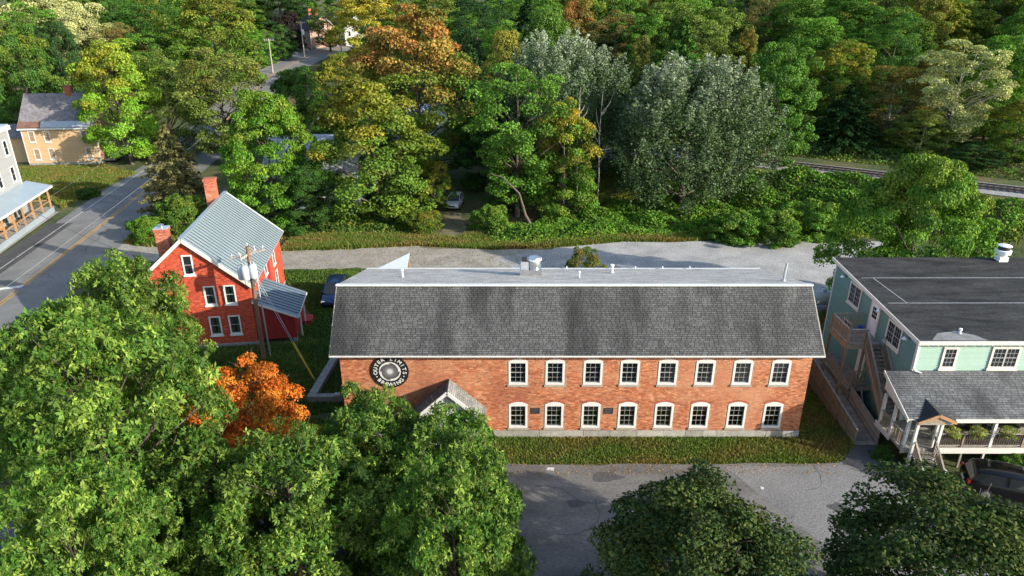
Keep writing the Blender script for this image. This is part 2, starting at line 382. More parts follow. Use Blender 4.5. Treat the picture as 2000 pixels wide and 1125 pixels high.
# ------------------------------------------------------------------ windows (facing -y, origin at sill centre on the wall plane)
UNIT = {}
def pane_mesh(w, h, m):
    key = (round(w,3), round(h,3), m)
    if key not in UNIT:
        b = MB().box(-w/2, w/2, -.004, .004, -h/2, h/2); me = bpy.data.meshes.new('pane'); me.from_pydata(b.v, [], b.f); me.materials.append(MATS[m]); UNIT[key] = me
    return UNIT[key]
def make_window(parent, loc, w, h, cols, rows, frame='white_paint', arch=0., cas=.11, proud=.05, glass='dark_glass', sill='stone_sill', rz=0, pair=1, curtain=False, sillw=.06, depth=0., inner=False, name='window'):
    """casing mesh with sash bars, panes, sill as children. depth>0 sets the glass back into a real hole."""
    mb = MB(); x0, x1 = -w/2, w/2; yo, yi = -proud, (depth+.03 if depth else 0.0)
    mb.box(x0, x0+cas, yo, yi, 0, h); mb.box(x1-cas, x1, yo, yi, 0, h)
    mb.box(x0+cas, x1-cas, yo+.004, yi, h-cas, h); mb.box(x0+cas, x1-cas, yo+.004, yi, 0, cas*.9)
    if arch:
        n = 12; pts = [(x0, yo+.002, h)]+[(x0+w*i/n, yo+.002, h+arch*(1-(2*i/n-1)**2)) for i in range(1, n)]+[(x1, yo+.002, h)]
        mb.prism(list(reversed(pts)), (0, -yo+.01, 0))
    o = mb.build(name, frame, parent, loc, rz)
    gy = depth if depth else -.012
    iw = w-2*cas; ih = h-cas*1.9; zb = cas*.9
    sb = MB(); mull = .09 if pair > 1 else 0; pw = (iw-mull*(pair-1))/pair
    for k in range(pair):
        a = x0+cas+k*(pw+mull)
        if k: sb.box(a-mull, a, gy-.035, gy+.01, zb, zb+ih)
        sb.box(a, a+pw, gy-.03, gy+.012, zb+ih/2-.018, zb+ih/2+.018)
        bw = .015
        for c in range(1, cols): sb.box(a+pw*c/cols-bw/2, a+pw*c/cols+bw/2, gy-.016, gy+.006, zb, zb+ih)
        for r in range(1, rows):
            if abs(r/rows-.5) < .01: continue
            sb.box(a, a+pw, gy-.0155, gy+.0055, zb+ih*r/rows-bw/2, zb+ih*r/rows+bw/2)
    sb.build('sash', 'sash_grey', o)
    for k in range(pair):
        a = x0+cas+k*(pw+mull)
        for c in range(cols):
            for r in range(rows):
                q = bpy.data.objects.new('pane', pane_mesh(pw/cols, ih/rows, glass)); COL.objects.link(q); q.parent = o
                q.location = (a+pw*(c+.5)/cols, gy, zb+ih*(r+.5)/rows)
    if sill: MB().box(x0-.06, x1+.06, yo-.05, yi if not depth else .02, -.12, -.001).build('sill', sill, o)
    if curtain:
        cb = MB()
        for sx in (-1, 1):
            n = 10
            for i in range(n):
                u0, u1 = [sx*(iw/2-iw*.44*t/n) for t in (i, i+1)]; d0, d1 = [gy+.03+.02*(t % 2) for t in (i, i+1)]
                cb.quad((u0,d0,zb),(u1,d1,zb),(u1,d1,zb+ih*.97),(u0,d0,zb+ih*.97))
        cb.build('curtain', 'curtain', o)
    if inner:
        MB().box(x0+.02, x1-.02, depth+.04, depth+.55, .10, .16).build('inner_sill', 'white_paint', o)
    return o
# ------------------------------------------------------------------ terrain
def smooth(a, b, x):
    t = np.clip((x-a)/(b-a), 0, 1); return t*t*(3-2*t)
TA = np.array([(118,0),(135,2.6),(160,8.2),(180,10.9),(205,13),(260,22),(420,50),(1500,60)], float)
def th(x, y):
    x = np.asarray(x, float); y = np.asarray(y, float)
    a = np.interp(y, TA[:,0], TA[:,1]); s = (x-37.3)*.531+(y-88)*.847
    b = np.minimum(4*smooth(-13, -5, s)+np.maximum(.17*(s-8), 0), 60); w = smooth(2, 22, x)
    return a*(1-w)+b*w
gx = np.concatenate([np.linspace(-900,-130,24), np.arange(-125,126,2.5), np.linspace(130,900,24)])
gy = np.concatenate([np.linspace(-200,-5,12), np.arange(0,240,2.5), np.linspace(245,1500,40)])
GX, GY = np.meshgrid(gx, gy); GZ = th(GX, GY)-.02
nx, ny = len(gx), len(gy); idx = np.arange(nx*ny).reshape(ny, nx)
F = np.stack([idx[:-1,:-1], idx[:-1,1:], idx[1:,1:], idx[1:,:-1]], -1).reshape(-1,4)
me = np_mesh('ground', np.stack([GX,GY,GZ],-1).reshape(-1,3), F); me.materials.append(MATS['ground'])
me.shade_smooth()
tag(link_mesh('ground', me), kind='structure')
def sheet(name, m, pts, z, sub=0, parent=None, jag=0, seed=0):
    """flat irregular sheet on level ground"""
    rd = random.Random(seed); P = []
    for i, a in enumerate(pts):
        b = pts[(i+1) % len(pts)]; n = max(1, int(math.dist(a,b)/1.2)) if jag else 1
        for k in range(n):
            t = k/n; P.append((a[0]+(b[0]-a[0])*t+(rd.uniform(-jag,jag) if k else 0), a[1]+(b[1]-a[1])*t+(rd.uniform(-jag,jag) if k else 0), z))
    o = MB().poly(P).build(name, m, parent)
    if not parent: tag(o, kind='structure')
    return o
def ribbon(name, m, pts, w0, w1, lift, parent=None, step=2.):
    """strip following a centre line over the terrain, from offset w0 to w1 (right positive)"""
    P = []
    for a, b in zip(pts, pts[1:]):
        n = max(1, int(math.dist(a,b)/step))
        for k in range(n): P.append((a[0]+(b[0]-a[0])*k/n, a[1]+(b[1]-a[1])*k/n))
    P.append(pts[-1]); P = np.array(P)
    for _ in range(6): P[1:-1] = (P[:-2]+P[1:-1]*2+P[2:])/4
    D = np.gradient(P, axis=0); D /= np.linalg.norm(D, axis=1)[:,None]; N = np.stack([D[:,1], -D[:,0]], 1)
    ks = np.linspace(w0, w1, max(2, int(abs(w1-w0)/1.2)+1)) if w1-w0 > 1 else np.array([w0, w1])
    V = np.stack([np.column_stack([P+N*k, th((P+N*k)[:,0], (P+N*k)[:,1])+lift]) for k in ks], 1)
    nk = len(ks); id_ = np.arange(len(P)*nk).reshape(len(P), nk)
    F = np.stack([id_[:-1,:-1], id_[:-1,1:], id_[1:,1:], id_[1:,:-1]], -1).reshape(-1,4)
    me = np_mesh(name, V.reshape(-1,3), F); me.materials.append(MATS[m])
    o = link_mesh(name, me, None, parent)
    if not parent: tag(o, kind='structure')
    return o
ROAD = [(-36,20),(-42.4,45),(-45.4,63),(-47.7,77),(-50.1,91.3),(-52.3,106),(-54.5,122),(-55.5,140),(-54.5,160),(-51,180),(-45,196),(-36,208),(-20,216)]
road = ribbon('main_road', 'asphalt_main', ROAD, -5.6, 4.8, .012)
ribbon('centre_line', 'paint_yellow', ROAD, -.22, -.10, .018, road); ribbon('centre_line', 'paint_yellow', ROAD, .08, .20, .018, road)
ribbon('edge_line', 'paint_white', ROAD, -4.35, -4.27, .018, road)
ribbon('asphalt_patch', 'asphalt_patch', [(-42.9,48),(-45.4,63),(-47.7,77)], -6.2, -3.6, .016, road)
sheet('repair_patch', 'asphalt_new', [(-44.6,56.2),(-42.1,55.5),(-40,61),(-40.8,66),(-43.4,65.5)], .020, parent=road, jag=.18, seed=3)
sheet('repair_patch', 'asphalt_new', [(-47.0,60.2),(-46.1,60),(-46.0,62.6),(-46.9,62.4)], .020, parent=road, jag=.1, seed=5)
sheet('crosswalk_bar', 'paint_white', [(-46.9,55.9),(-44.4,56.9),(-44.5,57.5),(-47,56.5)], .022, parent=road)
ribbon('sidewalk', 'concrete', [(-44.5,30),(-49.6,54),(-52.6,66),(-55.6,80.6)], -1.5, .2, .11)
# gravel drive behind the mill and the wide grey gravel yard
sheet('gravel_drive', 'gravel_tan', [(-43,60),(-36,63.6),(-24,61.6),(-13,61.8),(-4,60),(9,57),(9,66.4),(1,67.2),(-10,68.3),(-18,67.2),(-24,66.8),(-36,67.6),(-42.5,71.5),(-44.5,66)], .004, jag=.35, seed=1)
sheet('gravel_yard', 'gravel_grey', [(2.5,66.6),(-2,64.5),(3,58),(10,53.5),(20,50.5),(36,52),(42,60),(40,69.5),(35.8,71),(23,70.4),(17,69.6),(12,70),(6,68.2)], .008, jag=.4, seed=2)
sheet('grassy_track', 'dirt_track', [(-9.8,67.8),(-2.6,67.2),(-5.2,72.5),(-6.1,81),(-8.2,81),(-7.9,73)], .0055, jag=.3, seed=7)
# parking lot in front
lot = sheet('parking_lot', 'asphalt_lot', [(-26,31.3),(-10,31.3),(18.4,31.55),(20.2,32.6),(21.2,30.9),(24,30.3),(40,29.6),(40,-10),(-26,-10)], .004, jag=.16, seed=4)
sheet('newer_pavement', 'asphalt_new', [(11.9,31.2),(18.5,31.2),(19.6,30.4),(24,30.1),(40,29.4),(40,14),(21,18),(15.3,24.4)], .009, parent=lot, jag=.06, seed=6)
sheet('asphalt_path', 'asphalt_path', [(18.55,31.4),(19.3,32.4),(19.9,33.35),(21.5,33.35),(21.9,31.6),(22.05,31.05),(20.4,30.75)], .014, jag=.03, seed=8)
sheet('paint_spot', 'paint_white', [(6.05,27.35),(6.35,27.3),(6.5,27.5),(6.3,27.65),(6.1,27.6)], .012, parent=lot)
sheet('paint_spot', 'paint_white', [(1.9,30.9),(2.3,30.85),(2.35,31.1),(2.0,31.15)], .012, parent=lot)
sheet('paint_spot', 'paint_white', [(13.25,29.3),(13.4,29.25),(13.45,29.45),(13.3,29.5)], .012, parent=lot)
def crack(parent, x, y, ang, n, seed, m='asphalt_patch', z=.013, w=.013):
    rd = random.Random(seed); P = [(x,y)]
    for k in range(n): ang += rd.uniform(-.5,.5); P.append((P[-1][0]+.35*math.cos(ang), P[-1][1]+.35*math.sin(ang)))
    b = MB()
    for (a0,a1), (b0,b1) in zip(P, P[1:]):
        dx, dy = b0-a0, b1-a1; L = math.hypot(dx,dy); ww_ = w*rd.uniform(.6,1.3); nx_, ny_ = -dy/L*ww_, dx/L*ww_
        b.quad((a0-nx_,a1-ny_,z),(a0+nx_,a1+ny_,z),(b0+nx_,b1+ny_,z),(b0-nx_,b1-ny_,z))
    b.build('crack', m, parent)
for i, q in enumerate(((1.2,29.5,.2,18),(4.5,24.8,1.4,14),(8.8,30.2,-.4,16),(10.6,28.0,-1.0,12),(15.5,29.2,.1,14),(2.2,26.0,-.3,12),(12.9,26.4,.9,10))): crack(lot, *q, 30+i)
for i, q in enumerate(((-50,64,1.75,40),(-44.0,66,1.8,34),(-48.5,82,1.6,30),(-46.5,60,.2,12),(-51.5,86,1.9,26),(-45.5,78,.4,12))): crack(road, *q, 60+i, z=.021, w=.03)
for i, (x_, y_, r_) in enumerate(((3.3,28.2,.5),(9.3,28.6,.7),(5.2,30.3,.9),(16.8,27.9,.6))):
    rdd = random.Random(i); MB().poly([(x_+r_*rdd.uniform(.6,1.2)*math.cos(t*.5236), y_+r_*.6*rdd.uniform(.6,1.2)*math.sin(t*.5236), .0115+.0001*i) for t in range(12)]).build('oil_stain', 'asphalt_path', lot)
# railway
rl = [(-40,136.5),(16.8,100.9),(37.3,88.05),(57.8,75.2),(90,55)]
ribbon('track_bed', 'ballast', rl, -2.6, 3.4, .05)
tr = thing('railway_track', 'single railway track on pale ballast crossing behind the right hand trees', 'railway', (37.3,88.05,float(th(37.3,88.05))))
dv = Vector((.847,-.531,0)); nv_ = Vector((.531,.847,0)); O_ = Vector((37.3,88.05,0))
for sgn in (-.72,.72):
    b = MB()
    P = [O_+dv*t+nv_*sgn for t in range(-30, 62, 4)]
    for p, q in zip(P, P[1:]):
        zp, zq = float(th(p.x,p.y))-float(tr.location.z)+.28, float(th(q.x,q.y))-float(tr.location.z)+.28
        b.bar(Vector((p.x,p.y,zp))-Vector((37.3,88.05,0)), Vector((q.x,q.y,zq))-Vector((37.3,88.05,0)), .10, .17)
    b.build('rail', 'rail_rust', tr)
sm = MB().box(-.12,.12,-1.25,1.25,0,.14); sme = bpy.data.meshes.new('sleeper'); sme.from_pydata(sm.v, [], sm.f); sme.materials.append(MATS['sleeper'])
for i in range(130):
    p = O_+dv*(-30+i*.66); o = bpy.data.objects.new('sleeper', sme); COL.objects.link(o); o.parent = tr
    o.location = (p.x-37.3, p.y-88.05, float(th(p.x,p.y))-tr.location.z+.06); o.rotation_euler = (0,0,math.atan2(-.531,.847))

# ------------------------------------------------------------------ brick mill
MX, MY = 3.62, 34.03
mill = thing('brick_mill', 'long two storey orange brick mill with grey shingled mansard roof and arched windows', 'mill', (MX, MY, 0))
XL, XR = -13.38, 13.38
UPX = [.35,2.46,4.62,6.72,8.89,11.02,13.16,15.32]; LOX = [.36,2.47,4.63,6.77,8.91,11.01,13.18,15.29]
ww = 1.09
wins = [(x-MX, 3.60, 1.52, .16) for x in UPX]+[(x-MX, .66, 1.60, .17) for x in LOX]
holes = [(x-ww/2+.03, x+ww/2-.03, z+.02, z+h-.02) for x, z, h, a in wins]
b = MB(); wall_holes(b, XL, XR, .47, 6.12, holes, 0, .34); b.build('front_wall', 'mortar', mill)
def keepm(cx, cz, B):
    k = np.ones(len(cx), bool)
    for x, z, h, a in wins:
        k &= ~((B[:,1] > x-ww/2+.004) & (B[:,0] < x+ww/2-.004) & (cz > z-.10) & (cz < z+h))
        k &= ~((np.abs(cx-x) < ww/2) & (cz >= z+h) & (cz < z+h+a*(1-((cx-x)/(ww/2))**2)+.01))
    for vx in (1.38-MX, 5.67-MX): k &= ~((np.abs(cx-vx) < .26) & (np.abs(cz-1.83) < .21))
    return k
PALM = [(.40,.145,.066),(.42,.155,.07),(.385,.13,.058),(.33,.105,.048),(.46,.19,.095),(.40,.145,.066),(.27,.088,.046),(.41,.15,.07),(.47,.225,.125),(.39,.135,.062)]
me = brick_mesh('brickwork', XL, XR, .47, 6.05, keepm, PALM, 11); me.materials.append(MATS['brick'])
tag(link_mesh('brickwork', me, None, mill), kind='stuff')
# soldier course of bricks over every lower arch
for x, z, h, a in wins[8:]:
    n = 17; b = MB()
    for i in range(n):
        u0, u1 = -1+2*i/n+.012, -1+2*(i+1)/n-.012; P = []
        for u, e in ((u0,.03),(u1,.03),(u1,.15),(u0,.15)): P.append((x+u*(ww/2+.10), -.018, z+h+a*(1-u*u)+e-.02))
        b.prism(list(reversed(P)), (0,.016,0))
    b.build('arch_bricks', 'chimney_brick', mill)
# end and rear walls, floors (the mill is hollow so that the panes look into real rooms)
boxes('rear_wall', 'mortar', mill, [(XL, XR, 9.95, 10.25, 0, 6.6)])
for sx in (XL, XR-.3):
    MB().prism([(sx,.34,0),(sx,.34,6.1),(sx,2.7,8.5),(sx,9.95,6.6),(sx,9.95,0)], (.3,0,0)).build('end_wall', 'mortar', mill)
boxes('floor_slab', 'interior', mill, [(XL+.3, XR-.3, .34, 9.95, .2, .42)]); boxes('floor_slab', 'interior', mill, [(XL+.3, XR-.3, .36, 9.95, 3.0, 3.25)])
boxes('inner_partition', 'interior_wall', mill, [(XL+.3, XR-.3, 5.0, 5.15, .42, 3.0), (XL+.3, XR-.3, 5.0, 5.15, 3.25, 6.4)])
# foundation stones
rd = random.Random(4); x = XL-.03
while x < XR+.03:
    w = rd.uniform(.75,1.7); x1 = min(x+w, XR+.03)
    if XR+.03-x1 < .4: x1 = XR+.03
    last = x1 >= XR; pr = .07 if last else rd.uniform(.03,.06)
    MB().box(x+.008, x1-.008, -pr, .3, -.15, .462-rd.uniform(0,.012)).build('foundation_stone', 'granite', mill); x = x1
for i, (x, z, h, a) in enumerate(wins):
    make_window(mill, (x, 0, z), ww, h, 3, 4, arch=a, cas=.125, proud=.028, glass='glass', sill='stone_sill', depth=.09, inner=True)
# upper floor roller blinds and a few things standing in the lower windows
for i in (0,1,2,3,4,6,7):
    x, z, h, a = wins[i]; boxes('window_screen', 'screen', mill, [(x-.42, x+.42, .17, .18, z+.12, z+h-.12)])
for i in (10, 9):
    x, z, h, a = wins[i]; boxes('window_clutter', 'white_paint', mill, [(x-.3, x+.2, .42, .7, z+.1, z+.32), (x-.1, x+.33, .75, 1.0, z+.3, z+.5)])
for vx in (1.38-MX, 5.67-MX):
    v = MB(); v.box(vx-.25,vx+.25,-.05,.0,1.63,1.68); v.box(vx-.25,vx+.25,-.05,.0,1.98,2.03); v.box(vx-.25,vx-.2,-.05,0,1.68,1.98); v.box(vx+.2,vx+.25,-.05,0,1.68,1.98); v.box(vx-.2,vx+.2,-.012,0,1.68,1.98)
    vo = v.build('wall_vent', 'louvre', mill)
    for k in range(4): MB().quad((vx-.2,-.045,1.70+k*.07),(vx+.2,-.045,1.70+k*.07),(vx+.2,-.014,1.755+k*.07),(vx-.2,-.014,1.755+k*.07)).build('slat', 'dark_metal', vo)
# mansard slope: eave (y=-.58,z=5.75) up to the curb (y=2.52,z=8.75)
E0, E1 = Vector((0,-.58,5.81)), Vector((0,2.52,8.75)); us = (E1-E0).normalized(); SL = (E1-E0).length
RL, RR = -13.75, 13.75
MB().prism([(RL,-.56,5.76),(RL,2.52,8.72),(RL,2.52,8.58),(RL,-.56,5.69)], (RR-RL,0,0)).build('roof_deck', 'dark_shingle_plain', mill)
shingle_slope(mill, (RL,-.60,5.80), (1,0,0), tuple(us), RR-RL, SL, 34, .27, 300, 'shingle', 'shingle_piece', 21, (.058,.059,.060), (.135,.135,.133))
boxes('eave_fascia', 'white_paint', mill, [(RL-.02, RR+.02, -.65, -.585, 5.725, 5.79)])
boxes('soffit', 'cream_trim', mill, [(RL, RR, -.58, -.03, 5.66, 5.685)])
for sx in (RL-.06, RR+.0): MB().prism([(sx,-.60,5.74),(sx,2.5,8.74),(sx,2.5,8.62),(sx,-.60,5.66)], (.06,0,0)).build('rake_board', 'stone_sill', mill)
# low slope top roof falling to the rear: (y=2.52,z=8.8) to (y=10.6,z=6.68)
MB().prism([(RL-.05,2.60,8.74),(RL-.05,10.6,6.62),(RL-.05,10.6,6.5),(RL-.05,2.60,8.6)], (RR-RL+.1,0,0)).build('roof_membrane', 'membrane', mill)
MB().prism([(RL-.08,2.40,8.72),(RL-.08,2.40,8.83),(RL-.08,2.76,8.755),(RL-.08,2.76,8.70)], (RR-RL+.16,0,0)).build('curb_flashing', 'flashing', mill)
boxes('curb_painted_shadow', 'black_paint', mill, [(RL-.05, RR+.05, 2.44, 2.52, 8.63, 8.72)])  # solid black strip painting the shadow line under the flashing
boxes('rear_gutter', 'flashing', mill, [(RL-.06, RR+.06, 10.6, 10.7, 6.52, 6.64)])
def roofz(y): return 8.74-(y-2.6)*.265
for px in (1.2,4.4,6.0,7.9,9.8):
    MB().tube([(px-1,10.45,roofz(10.45)-.1),(px-1,10.45,roofz(10.45)+.16),(px-1,10.45,roofz(10.45)+.18)], [.04,.04,.06], 10).build('drain_cap', 'white_metal', mill)
# entrance gable porch in front of the wall
pc, pw, pz0, pz1, pd = -3.6-MX, 2.1, 2.05, 3.98, 1.38
b = MB()
for s in (-1, 1):
    b.prism([(pc, -pd-.15, pz1),(pc+s*pw, -pd-.15, pz0),(pc+s*pw, -pd-.15, pz0-.12),(pc, -pd-.15, pz1-.12)][::(1 if s < 0 else -1)], (0, pd+.13, 0))
pr = b.build('porch_roof', 'dark_shingle_plain', mill)
sl = math.hypot(pw, pz1-pz0)
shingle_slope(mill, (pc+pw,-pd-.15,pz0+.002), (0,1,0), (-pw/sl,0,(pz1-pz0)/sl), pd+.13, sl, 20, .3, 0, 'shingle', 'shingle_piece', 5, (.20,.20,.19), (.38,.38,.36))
shingle_slope(mill, (pc-pw,-pd-.15,pz0+.002), (0,1,0), (pw/sl,0,(pz1-pz0)/sl), pd+.13, sl, 20, .3, 0, 'shingle', 'shingle_piece', 6, (.10,.10,.10), (.2,.2,.19))  # slope turned from the sun: its shade is put into darker tabs
for s in (-1, 1):
    b = MB(); b.bar((pc,-pd-.17,pz1-.02),(pc+s*pw,-pd-.17,pz0-.02),.05,.2); b.bar((pc,-pd+.04,pz1-.12),(pc+s*(pw-.05),-pd+.04,pz0-.14),.05,.15); b.build('rake_board', 'white_paint', mill)
MB().prism([(pc-pw+.3,-pd+.1,2.1),(pc+pw-.3,-pd+.1,2.1),(pc,-pd+.1,3.72)], (0,.1,0)).build('porch_gable', 'white_paint', mill)
for q in ((pc-pw+.3,pc-pw+.42,-pd+.12,-.02,0,2.1),(pc+pw-.42,pc+pw-.3,-pd+.12,-.02,0,2.1),(pc-pw+.42,pc-.55,-pd+.12,-pd+.22,0,2.1),(pc+.55,pc+pw-.42,-pd+.12,-pd+.22,0,2.1)): boxes('porch_wall', 'white_paint', mill, [q])
dr = boxes('entrance_door', 'door_white', mill, [(pc-.54,pc+.54,-pd+.15,-pd+.2,.02,2.08)])
boxes('door_glass', 'dark_glass', dr, [(pc-.35,pc+.35,-pd+.142,-pd+.149,.9,1.9)])
# round sign
sg = thing('round_sign', 'round black sign with white lettering OUTER LIMITS BREWING on the brick wall', 'sign', (-6.95, MY-.03, 4.50))
def disc(rad, y, th_, name, m, n=64, parent=sg):
    P = [(rad*math.cos(2*math.pi*i/n), y, rad*math.sin(2*math.pi*i/n)) for i in range(n)]
    return MB().prism(P[::-1] if False else P, (0,-th_,0)).build(name, m, parent)
disc(1.07, -.004, .05, 'sign_board', 'black_paint')
disc(.615, -.056, .008, 'sign_rim', 'white_paint')
m, n, l, bb = new_mat('sign_print'); tc = n.new('ShaderNodeTexCoord'); gr = n.new('ShaderNodeTexGradient'); gr.gradient_type = 'SPHERICAL'
mp = n.new('ShaderNodeMapping'); mp.inputs['Scale'].default_value = (1.65,0,1.65); l.new(tc.outputs['Object'], mp.inputs['Vector']); l.new(mp.outputs[0], gr.inputs[0])
rp = n.new('ShaderNodeValToRGB'); rp.color_ramp.elements[0].color = (.035,.035,.037,1); rp.color_ramp.elements[1].color = (.72,.72,.72,1); k_ = rp.color_ramp.elements.new(.6); k_.color = (.14,.14,.145,1); l.new(gr.outputs[1], rp.inputs[0]); l.new(rp.outputs[0], bb.inputs['Base Color'])
for q in range(4):
    P = [(0,-.068,0)]
    for i in range(17):
        t = q*math.pi/2+i/16*math.pi/2; rr = .57-.10*i/16; P.append((rr*math.cos(-t), -.068, rr*math.sin(-t)))
    MB().poly(P).build('emblem_vane', 'sign_print', sg)
disc(.022, -.069, .004, 'hub_dot', 'black_paint', 16)
LET = {}
def letter(ch, parent, ang, rad, size, flip=False):
    if ch not in LET:
        cu = bpy.data.curves.new('letter', 'FONT'); cu.body = ch; cu.size = 1; cu.align_x = 'CENTER'; cu.align_y = 'CENTER'; cu.extrude = .02; cu.offset = .018; cu.resolution_u = 3
        t = bpy.data.objects.new('tmp', cu); COL.objects.link(t); bpy.context.view_layer.update()
        me = bpy.data.meshes.new_from_object(t.evaluated_get(bpy.context.evaluated_depsgraph_get())); bpy.data.objects.remove(t)
        xs = [v.co.x for v in me.vertices]; cxx = (min(xs)+max(xs))/2; ys = [v.co.y for v in me.vertices]; cyy = (min(ys)+max(ys))/2
        for v in me.vertices: v.co.x -= cxx; v.co.y -= cyy
        me.materials.clear(); me.materials.append(MATS['white_paint']); LET[ch] = me
    o = bpy.data.objects.new('letter', LET[ch]); COL.objects.link(o); o.parent = parent
    o.location = (rad*math.cos(ang), -.066, rad*math.sin(ang)); rot = (ang-math.pi/2) if not flip else (ang+math.pi/2)
    o.rotation_euler = (math.pi/2, -rot, 0); o.rotation_mode = 'XYZ'
    from mathutils import Matrix
    M = Matrix.Rotation(-rot, 4, 'Y') @ Matrix.Rotation(math.pi/2, 4, 'X'); o.rotation_euler = M.to_euler(); o.scale = (size*1.05, size, size)
for i, ch in enumerate('OUTER LIMITS'):
    if ch != ' ': letter(ch, sg, R(186-i*192/11), .835, .31)
for i, ch in enumerate('BREWING'): letter(ch, sg, R(222+i*96/6), .835, .31, True)
for a in (204, -22):
    P = [(.835*math.cos(R(a))+.04*math.cos(t*math.pi/6), -.056, .835*math.sin(R(a))+.04*math.sin(t*math.pi/6)) for t in range(12)]
    MB().prism(P, (0,-.01,0)).build('dot', 'white_paint', sg)

# things on the mill roof
f = thing('exhaust_fan', 'shiny metal kitchen exhaust fan drum on a square curb on the mill roof', 'exhaust fan', (1.35,41.2,7.60))
boxes('curb', 'steel', f, [(-.85,.55,-.45,.45,-.35,.42)])
boxes('blower_box', 'galv', f, [(-.78,-.28,-.3,.2,.42,.92)]); boxes('motor_cap', 'dark_metal', f, [(-.72,-.4,-.2,.1,.92,1.15)])
MB().tube([(.1,0,.42),(.1,0,.55),(.1,0,.6),(.1,0,1.05),(.1,0,1.15),(.1,0,1.15)], [.34,.34,.42,.42,.36,.02], 24).build('drum', 'steel', f, smooth=True)
MB().tube([(.1,0,1.0),(.1,0,1.06)], [.47,.47], 24).build('rim', 'white_metal', f)
MB().tube([(-.62,-.1,.42),(-.62,-.1,.7),(-.3,-.1,.8)], .05, 8).build('conduit', 'galv', f)
def vent_pipe(loc, h, r, label, m='white_metal', hat=True, lean=0):
    t = thing('vent_pipe', label, 'vent pipe', loc)
    MB().tube([(0,0,-.15),(0,0,.05),(0,0,.07)], [r*2.2,r*2.0,r*1.1], 12).build('boot', 'galv', t)
    MB().tube([(0,0,-.1),(lean,0,h)], r, 12).build('pipe', m, t, smooth=True)
    if hat: MB().tube([(lean,0,h-.03),(lean,0,h+.02),(lean,0,h+.10),(lean,0,h+.12)], [r*1.1,r*1.7,r*1.5,r*.3], 12).build('cap', m, t, smooth=True)
    return t
vent_pipe((-6.92,40.0,7.87), .45, .06, 'thin white vent pipe near the left end of the mill roof')
vent_pipe((4.21,39.75,7.94), .30, .05, 'short white vent stub right of the exhaust fan')
vent_pipe((6.62,42.1,7.32), .48, .085, 'stout white capped vent pipe right of the short stub')
vent_pipe((16.37,38.1,8.38), 1.15, .075, 'tall metal flue standing at the right end of the mill roof', 'galv', False, .05)
# small canopy behind the mill
t = thing('rear_canopy', 'pale blue white tin canopy on new timber posts behind the mill', 'canopy', (-9.2,49.5,0))
MB().prism([(-1.6,.6,4.35),(.0,-.4,4.3),(1.05,-.4,4.68),(1.15,1.0,5.6)], (0,0,.06)).build('tin_roof', 'white_metal', t)
for px, py, pz in ((-1.2,.4,4.4),(.95,-.3,4.68),(1.0,1.1,5.6)): MB().box(px-.07,px+.07,py-.07,py+.07,0,pz).build('post', 'wood_new', t)
MB().bar((0,-.35,4.22),(1.0,-.35,4.62),.06,.16).build('beam', 'wood_new', t)
# retaining wall beside the mill
t = thing('retaining_wall', 'low grey concrete retaining wall in an L shape left of the mill', 'wall', (-13,38,0))
b = MB(); b.prism([(-.25,-.2,-.2),(.3,-.2,-.2),(.55,6.5,-.2),(.1,6.5,-.2)], (0,0,.62)); b.build('long_arm', 'concrete', t)
boxes('short_arm', 'concrete', t, [(.3,3.2,-.2,.25,-.2,.40)]); boxes('capstone', 'stone_pale', t, [(1.5,2.2,-.15,.2,.40,.50)])
# ------------------------------------------------------------------ red brick house (local: front-right corner at origin, x' -8..0, y' 0..12.3)
rh = thing('red_brick_house', 'red painted brick house with grey metal gable roof and two chimneys', 'house', (-19.17,45.92,0), R(8))
RW, RD, EZ, PZ = 8.0, 12.3, 5.05, 8.55
fw = [(-2.82,3.42,.82,1.5),(-1.43,3.42,.82,1.5),(-2.82,.97,.84,1.53),(-1.44,.97,.84,1.53),(-6.2,3.42,.82,1.5),(-6.2,.97,.84,1.53)]
b = MB(); wall_holes(b, -RW, 0, .25, EZ, [(x-w/2+.03,x+w/2-.03,z+.02,z+h-.02) for x,z,w,h in fw], 0, .3)
b.prism([(-RW,0,EZ),(0,0,EZ),(-RW/2,0,PZ-.06)], (0,.3,0)); b.build('front_wall', 'mortar_red', rh)
def keepr(cx, cz, B):
    k = cz < EZ+(PZ-EZ)*(1-np.abs(cx+4)/4.0)-.02
    for x, z, w, h in fw: k &= ~((B[:,1] > x-w/2) & (B[:,0] < x+w/2) & (cz > z-.08) & (cz < z+h))
    k &= ~((B[:,1] > -4.3) & (B[:,0] < -3.55) & (cz > 5.8) & (cz < 7.4))
    return k
me = brick_mesh('brickwork', -RW, 0, .3, PZ, keepr, [(.48,.085,.040),(.43,.068,.033),(.53,.11,.055),(.38,.058,.030)], 3, .2, .062, .011, .009); me.materials.append(MATS['brick_red'])
tag(link_mesh('brickwork', me, None, rh), kind='stuff')
for s0, s1, z1 in ((-RW,-RW+.3,EZ),):
    boxes('left_wall', 'mortar_red', rh, [(s0,s1,.3,RD,.25,z1)])
rw = [(5.6,3.5,.85,1.5),(8.95,3.1,.85,1.6),(9.2,.95,.85,1.5),(6.4,.3,.95,2.1)]
